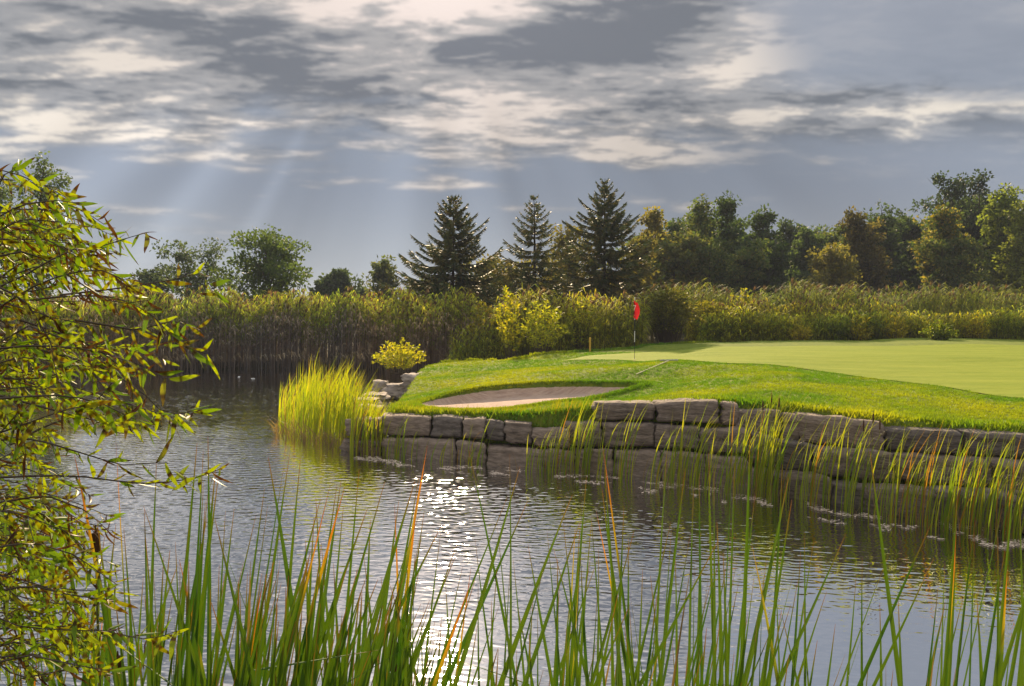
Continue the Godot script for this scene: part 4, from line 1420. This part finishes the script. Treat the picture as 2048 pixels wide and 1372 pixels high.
# ---------------------------------------------------------------- willow
func willow_leaf(sd: int, kind: int) -> Soup:
	# one unit long along y; kinds: 0 yellow green, 1 green, 2 blotched brown, 3 withered and curled
	rng.seed = sd
	var m := Soup.new()
	var n := 13
	var curl := [rf(-.12, .2), rf(-.12, .2), rf(0, .35), rf(.4, .9)][kind] as float
	var twist := rf(-.5, .5) * (2.0 if kind == 3 else 1.0)
	var spots := []
	for k in ([2, 1, 4, 2][kind] as int): spots.append([rng.randf(), rf(.04, .13)])
	var base: Color = [lin(.31, .38, .012), lin(.15, .25, .016), lin(.27, .26, .015), lin(.10, .045, .018)][kind]
	base = shade(base, rf(.8, 1.2))
	var pts := []
	var sides := []
	var cc := []
	for k in n + 1:
		var t := float(k) / n
		var ang := curl * t * 1.6
		pts.append(Vector3(.03 * sin(t * 5.0), t - .12 * curl * t * t, -curl * .5 * t * t))
		var w := .086 * pow(sin(PI * pow(clampf(t, .02, .985), .82)), .85) * (.6 if kind == 3 else 1.0)
		sides.append(Vector3(cos(twist * t), 0, sin(twist * t)) * w)
		var c := base.lerp(shade(base, .85), rng.randf())
		for s in spots:
			c = c.lerp(lin(.05, .018, .008), .92 * sstep(s[1], s[1] * .5, absf(t - s[0])))
		if kind == 2 and t > .75: c = c.lerp(lin(.10, .035, .012), .7)
		cc.append(c)
	m.strip(pts, sides, cc, 0.22)
	return m

func build_willow() -> void:
	var mat := leafy(0.95, 0.5, Color(1, 1, 0.45))
	var bark := coloured(0.7)
	var soups := []
	var meshes := []
	for k in 4:
		for s in 4:
			var q := willow_leaf(3000 + k * 40 + s, k)
			soups.append(q); meshes.append(q.mesh())
	rng.seed = 7007
	var foot := Vector3(-2.35, ground_height(-2.35, 2.9) - .05, -2.9)
	var t := thing("willow_shrub", "leafy willow with narrow yellow green leaves, many blotched brown, overhanging the near water", "willow", foot)
	# twigs as (px, py) runs with a distance; the first point lies towards the stems
	var runs := [
		[3.0, [-60, 600], [60, 545], [140, 497], [185, 500], [240, 480], [298, 464]],
		[2.9, [-40, 430], [10, 348], [45, 334]],
		[3.1, [-60, 470], [40, 410], [110, 400], [165, 408]],
		[3.0, [-40, 640], [90, 560], [190, 535], [250, 560], [258, 610]],
		[3.2, [60, 600], [200, 590], [300, 625], [360, 690], [425, 712]],
		[3.4, [120, 590], [250, 575], [345, 560], [400, 545], [445, 600]],
		[3.3, [150, 640], [270, 660], [350, 640], [400, 660]],
		[3.1, [0, 955], [150, 951], [280, 968], [372, 961], [440, 938]],
		[3.0, [-20, 880], [70, 878], [150, 902], [240, 930], [335, 925]],
		[3.1, [20, 890], [90, 852], [150, 832], [195, 800], [225, 765]],
		[2.9, [-30, 800], [110, 790], [190, 800], [250, 830], [300, 850]],
		[3.3, [80, 700], [220, 740], [290, 790], [330, 830], [400, 825]],
		[3.2, [40, 640], [160, 680], [250, 740], [270, 800], [255, 860]],
		[3.0, [-40, 700], [80, 690], [190, 700], [280, 730], [340, 760]],
		[3.1, [-40, 520], [60, 500], [150, 560], [230, 610], [300, 600]],
		[2.8, [-30, 560], [50, 600], [100, 680], [115, 760]],
		[3.0, [-30, 1010], [90, 990], [170, 1020], [215, 1060]],
		[2.9, [-30, 1100], [70, 1085], [150, 1110], [235, 1170]],
		[3.0, [-40, 1190], [60, 1170], [140, 1190], [230, 1200]],
		[3.1, [-30, 1260], [90, 1250], [210, 1262], [300, 1280], [355, 1262]],
		[2.8, [-30, 1330], [60, 1310], [150, 1330], [240, 1345]],
		[3.2, [150, 830], [230, 800], [330, 830], [400, 822]],
		[3.0, [-20, 470], [40, 440], [95, 460], [140, 450]]]
	# the rest fill the crown: from the stems outwards into it
	var edge := [[345, 40], [420, 150], [455, 220], [490, 270], [520, 290], [550, 290], [580, 300], [620, 310], [650, 340], [680, 370], [720, 350], [760, 300], [800, 270], [860, 150], [940, 170], [985, 190], [1040, 200], [1090, 200], [1130, 230], [1180, 240], [1230, 260], [1280, 290], [1340, 240]]
	for k in 92:
		var e: Array = edge[rng.randi() % edge.size()]
		var reach: float = e[1] * pow(rng.randf(), .6) * .95
		var y1: float = e[0] + rf(-30, 30)
		runs.append([rf(2.8, 4.8), [rf(-160, -20), y1 + rf(-90, 120)], [reach * .35 - 40, y1 + rf(-70, 40)], [reach * .75, y1 + rf(-45, 25)], [reach, y1 + rf(-10, 50)]])
	for k in 26:
		var y1 := rf(440, 800)
		var reach := rf(20, 240)
		runs.append([rf(3.0, 4.6), [rf(-140, -40), y1 + rf(-90, 60)], [reach * .4 - 30, y1 + rf(-60, 20)], [reach, y1 + rf(0, 70)]])
	for k in 34:
		var y1 := rf(960, 1350)
		var reach := rf(20, 240)
		runs.append([rf(2.9, 4.2), [rf(-140, -40), y1 + rf(-90, 40)], [reach * .4 - 30, y1 + rf(-50, 10)], [reach, y1 + rf(-10, 60)]])
	var twigs := Soup.new()
	var leaves := []
	for r in runs:
		var pts := []
		var d0: float = r[0]
		for k in range(1, r.size()):
			pts.append(dp(r[k][0], r[k][1], d0 + .05 * rng.randfn()) - foot)
		var curve := Curve3D.new()
		for k in pts.size():
			var a: Vector3 = (pts[mini(k + 1, pts.size() - 1)] - pts[maxi(k - 1, 0)]) * .17
			curve.add_point(pts[k], -a, a)
		var long := curve.get_baked_length()
		var steps := 9
		var run := []
		for k in steps + 1: run.append(curve.sample_baked(long * k / steps))
		twigs.tube(run, taper(.0036, .0010, steps + 1), 4, lin(.075, .055, .04))
		var count := int(long / rf(.017, .026))
		var mood := rng.randf()
		for k in count:
			var g := .12 + .88 * (k + rng.randf()) / count
			var p := curve.sample_baked(long * g)
			var along := (curve.sample_baked(minf(long * g + .02, long)) - curve.sample_baked(long * g - .02)).normalized()
			var side := along.cross(Vector3(rng.randfn() * .6, 1.0, rng.randfn() * .6)).normalized() * (1 if k % 2 else -1)
			var dir := (along * rf(.2, .9) + side * rf(.3, 1.0) + Vector3(rf(-.3, .3), rf(-1.3, .45), 0)).normalized()
			var face := Vector3(rng.randfn(), rng.randfn() * .6, 1.0 + rng.randfn() * .8)
			var x := dir.cross(face).normalized()
			var z := x.cross(dir).normalized()
			var size := rf(.04, .088) * (1.2 if g > .6 else .95)
			var w := rng.randf()
			var kind := 0 if w < .38 else 1 if w < .72 else 2 if w < .90 else 3
			if mood > .8 and rng.randf() < .55: kind = 2 + int(rng.randf() < .45)
			leaves.append([p.z, Transform3D(Basis(x * size, dir * size, z * size), p), kind * 4 + rng.randi() % 4])
	# stems out of the ground that carry the twigs
	var stems := Soup.new()
	for k in 7:
		var tip := dp(rf(-160, -30), [430, 560, 700, 830, 960, 1100, 1240][k], rf(2.9, 3.4)) - foot
		var c := Curve3D.new()
		c.add_point(Vector3(rf(-.12, .12), 0, rf(-.12, .12)), Vector3.ZERO, Vector3(-.15, tip.y * .45, 0))
		c.add_point(tip, Vector3(-.3, -.25, 0), Vector3.ZERO)
		var run := []
		for s in 11: run.append(c.sample_baked(c.get_baked_length() * s / 10.0))
		stems.tube(run, taper(.03, .008, 11), 7, lin(.13, .095, .07))
	part("stem", stems.mesh(), bark, t)
	part("twigs", twigs.mesh(), bark, t)
	# the leaves that show largest one by one, the others together
	leaves.sort_custom(func(a, b): return a[0] > b[0])
	var rest := Soup.new()
	var shown := 0
	for l in leaves:
		var tr: Transform3D = l[1]
		var at := tr.origin + foot
		var px := 1024.0 + F * at.x / -at.z
		if shown < 300 and px > 8.0:
			var o := part("leaf", meshes[l[2]], mat, t)
			o.transform = tr
			shown += 1
		else:
			var q: Soup = soups[l[2]]
			var k := rest.v.size()
			rest.v.append_array(tr * q.v)
			rest.c.append_array(q.c)
			for i in q.i: rest.i.push_back(k + i)
	part("foliage", rest.mesh(), mat, t).set_meta("kind", "stuff")

func _ready() -> void:
	noise_a.seed = 7; noise_a.frequency = 0.035; noise_a.fractal_octaves = 3
	noise_b.seed = 19; noise_b.frequency = 0.035; noise_b.fractal_octaves = 5; noise_b.fractal_gain = 0.55
	noise_c.seed = 3; noise_c.frequency = 0.02; noise_c.fractal_octaves = 3

	for n in [noise_a, noise_b, noise_c]: n.offset = Vector3(700, 700, 700)   # keeps clear of the lattice's own seam at zero

	var cam := Camera3D.new()
	cam.name = "camera"
	cam.position = Vector3(0, EYE, 0)
	cam.rotation_degrees = Vector3(-PITCH, 0, 0)
	cam.fov = rad_to_deg(2.0 * atan(686.0 / F))
	cam.near = 0.05
	cam.far = 4000.0
	add_child(cam)
	cam.current = true

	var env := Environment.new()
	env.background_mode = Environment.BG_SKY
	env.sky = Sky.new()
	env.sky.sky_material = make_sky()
	env.tonemap_mode = Environment.TONE_MAPPER_LINEAR
	env.tonemap_exposure = EXPOSURE
	env.sdfgi_enabled = true
	env.ssao_enabled = true
	env.ssil_enabled = true
	env.fog_enabled = true
	env.fog_density = 0.0004
	env.fog_light_color = Color(0.82, 0.86, 0.95)
	var we := WorldEnvironment.new()
	we.name = "world_environment"
	we.environment = env
	add_child(we)

	var sun := DirectionalLight3D.new()
	sun.name = "sun"
	sun.light_energy = 1.6
	sun.light_color = Color(1.0, 0.885, 0.72)
	sun.light_angular_distance = 1.4
	sun.shadow_enabled = true
	sun.rotation_degrees = Vector3(-SUN_EL, 180.0 - SUN_AZ, 0)
	add_child(sun)

	lay_out_land()
	build_setting()
	build_wall()
	build_shore_rocks()
	build_trees()
	build_shrubs()
	build_reeds()
	build_pond_cattails()
	build_grass()
	build_golf()
	build_near_cattails()
	build_willow()
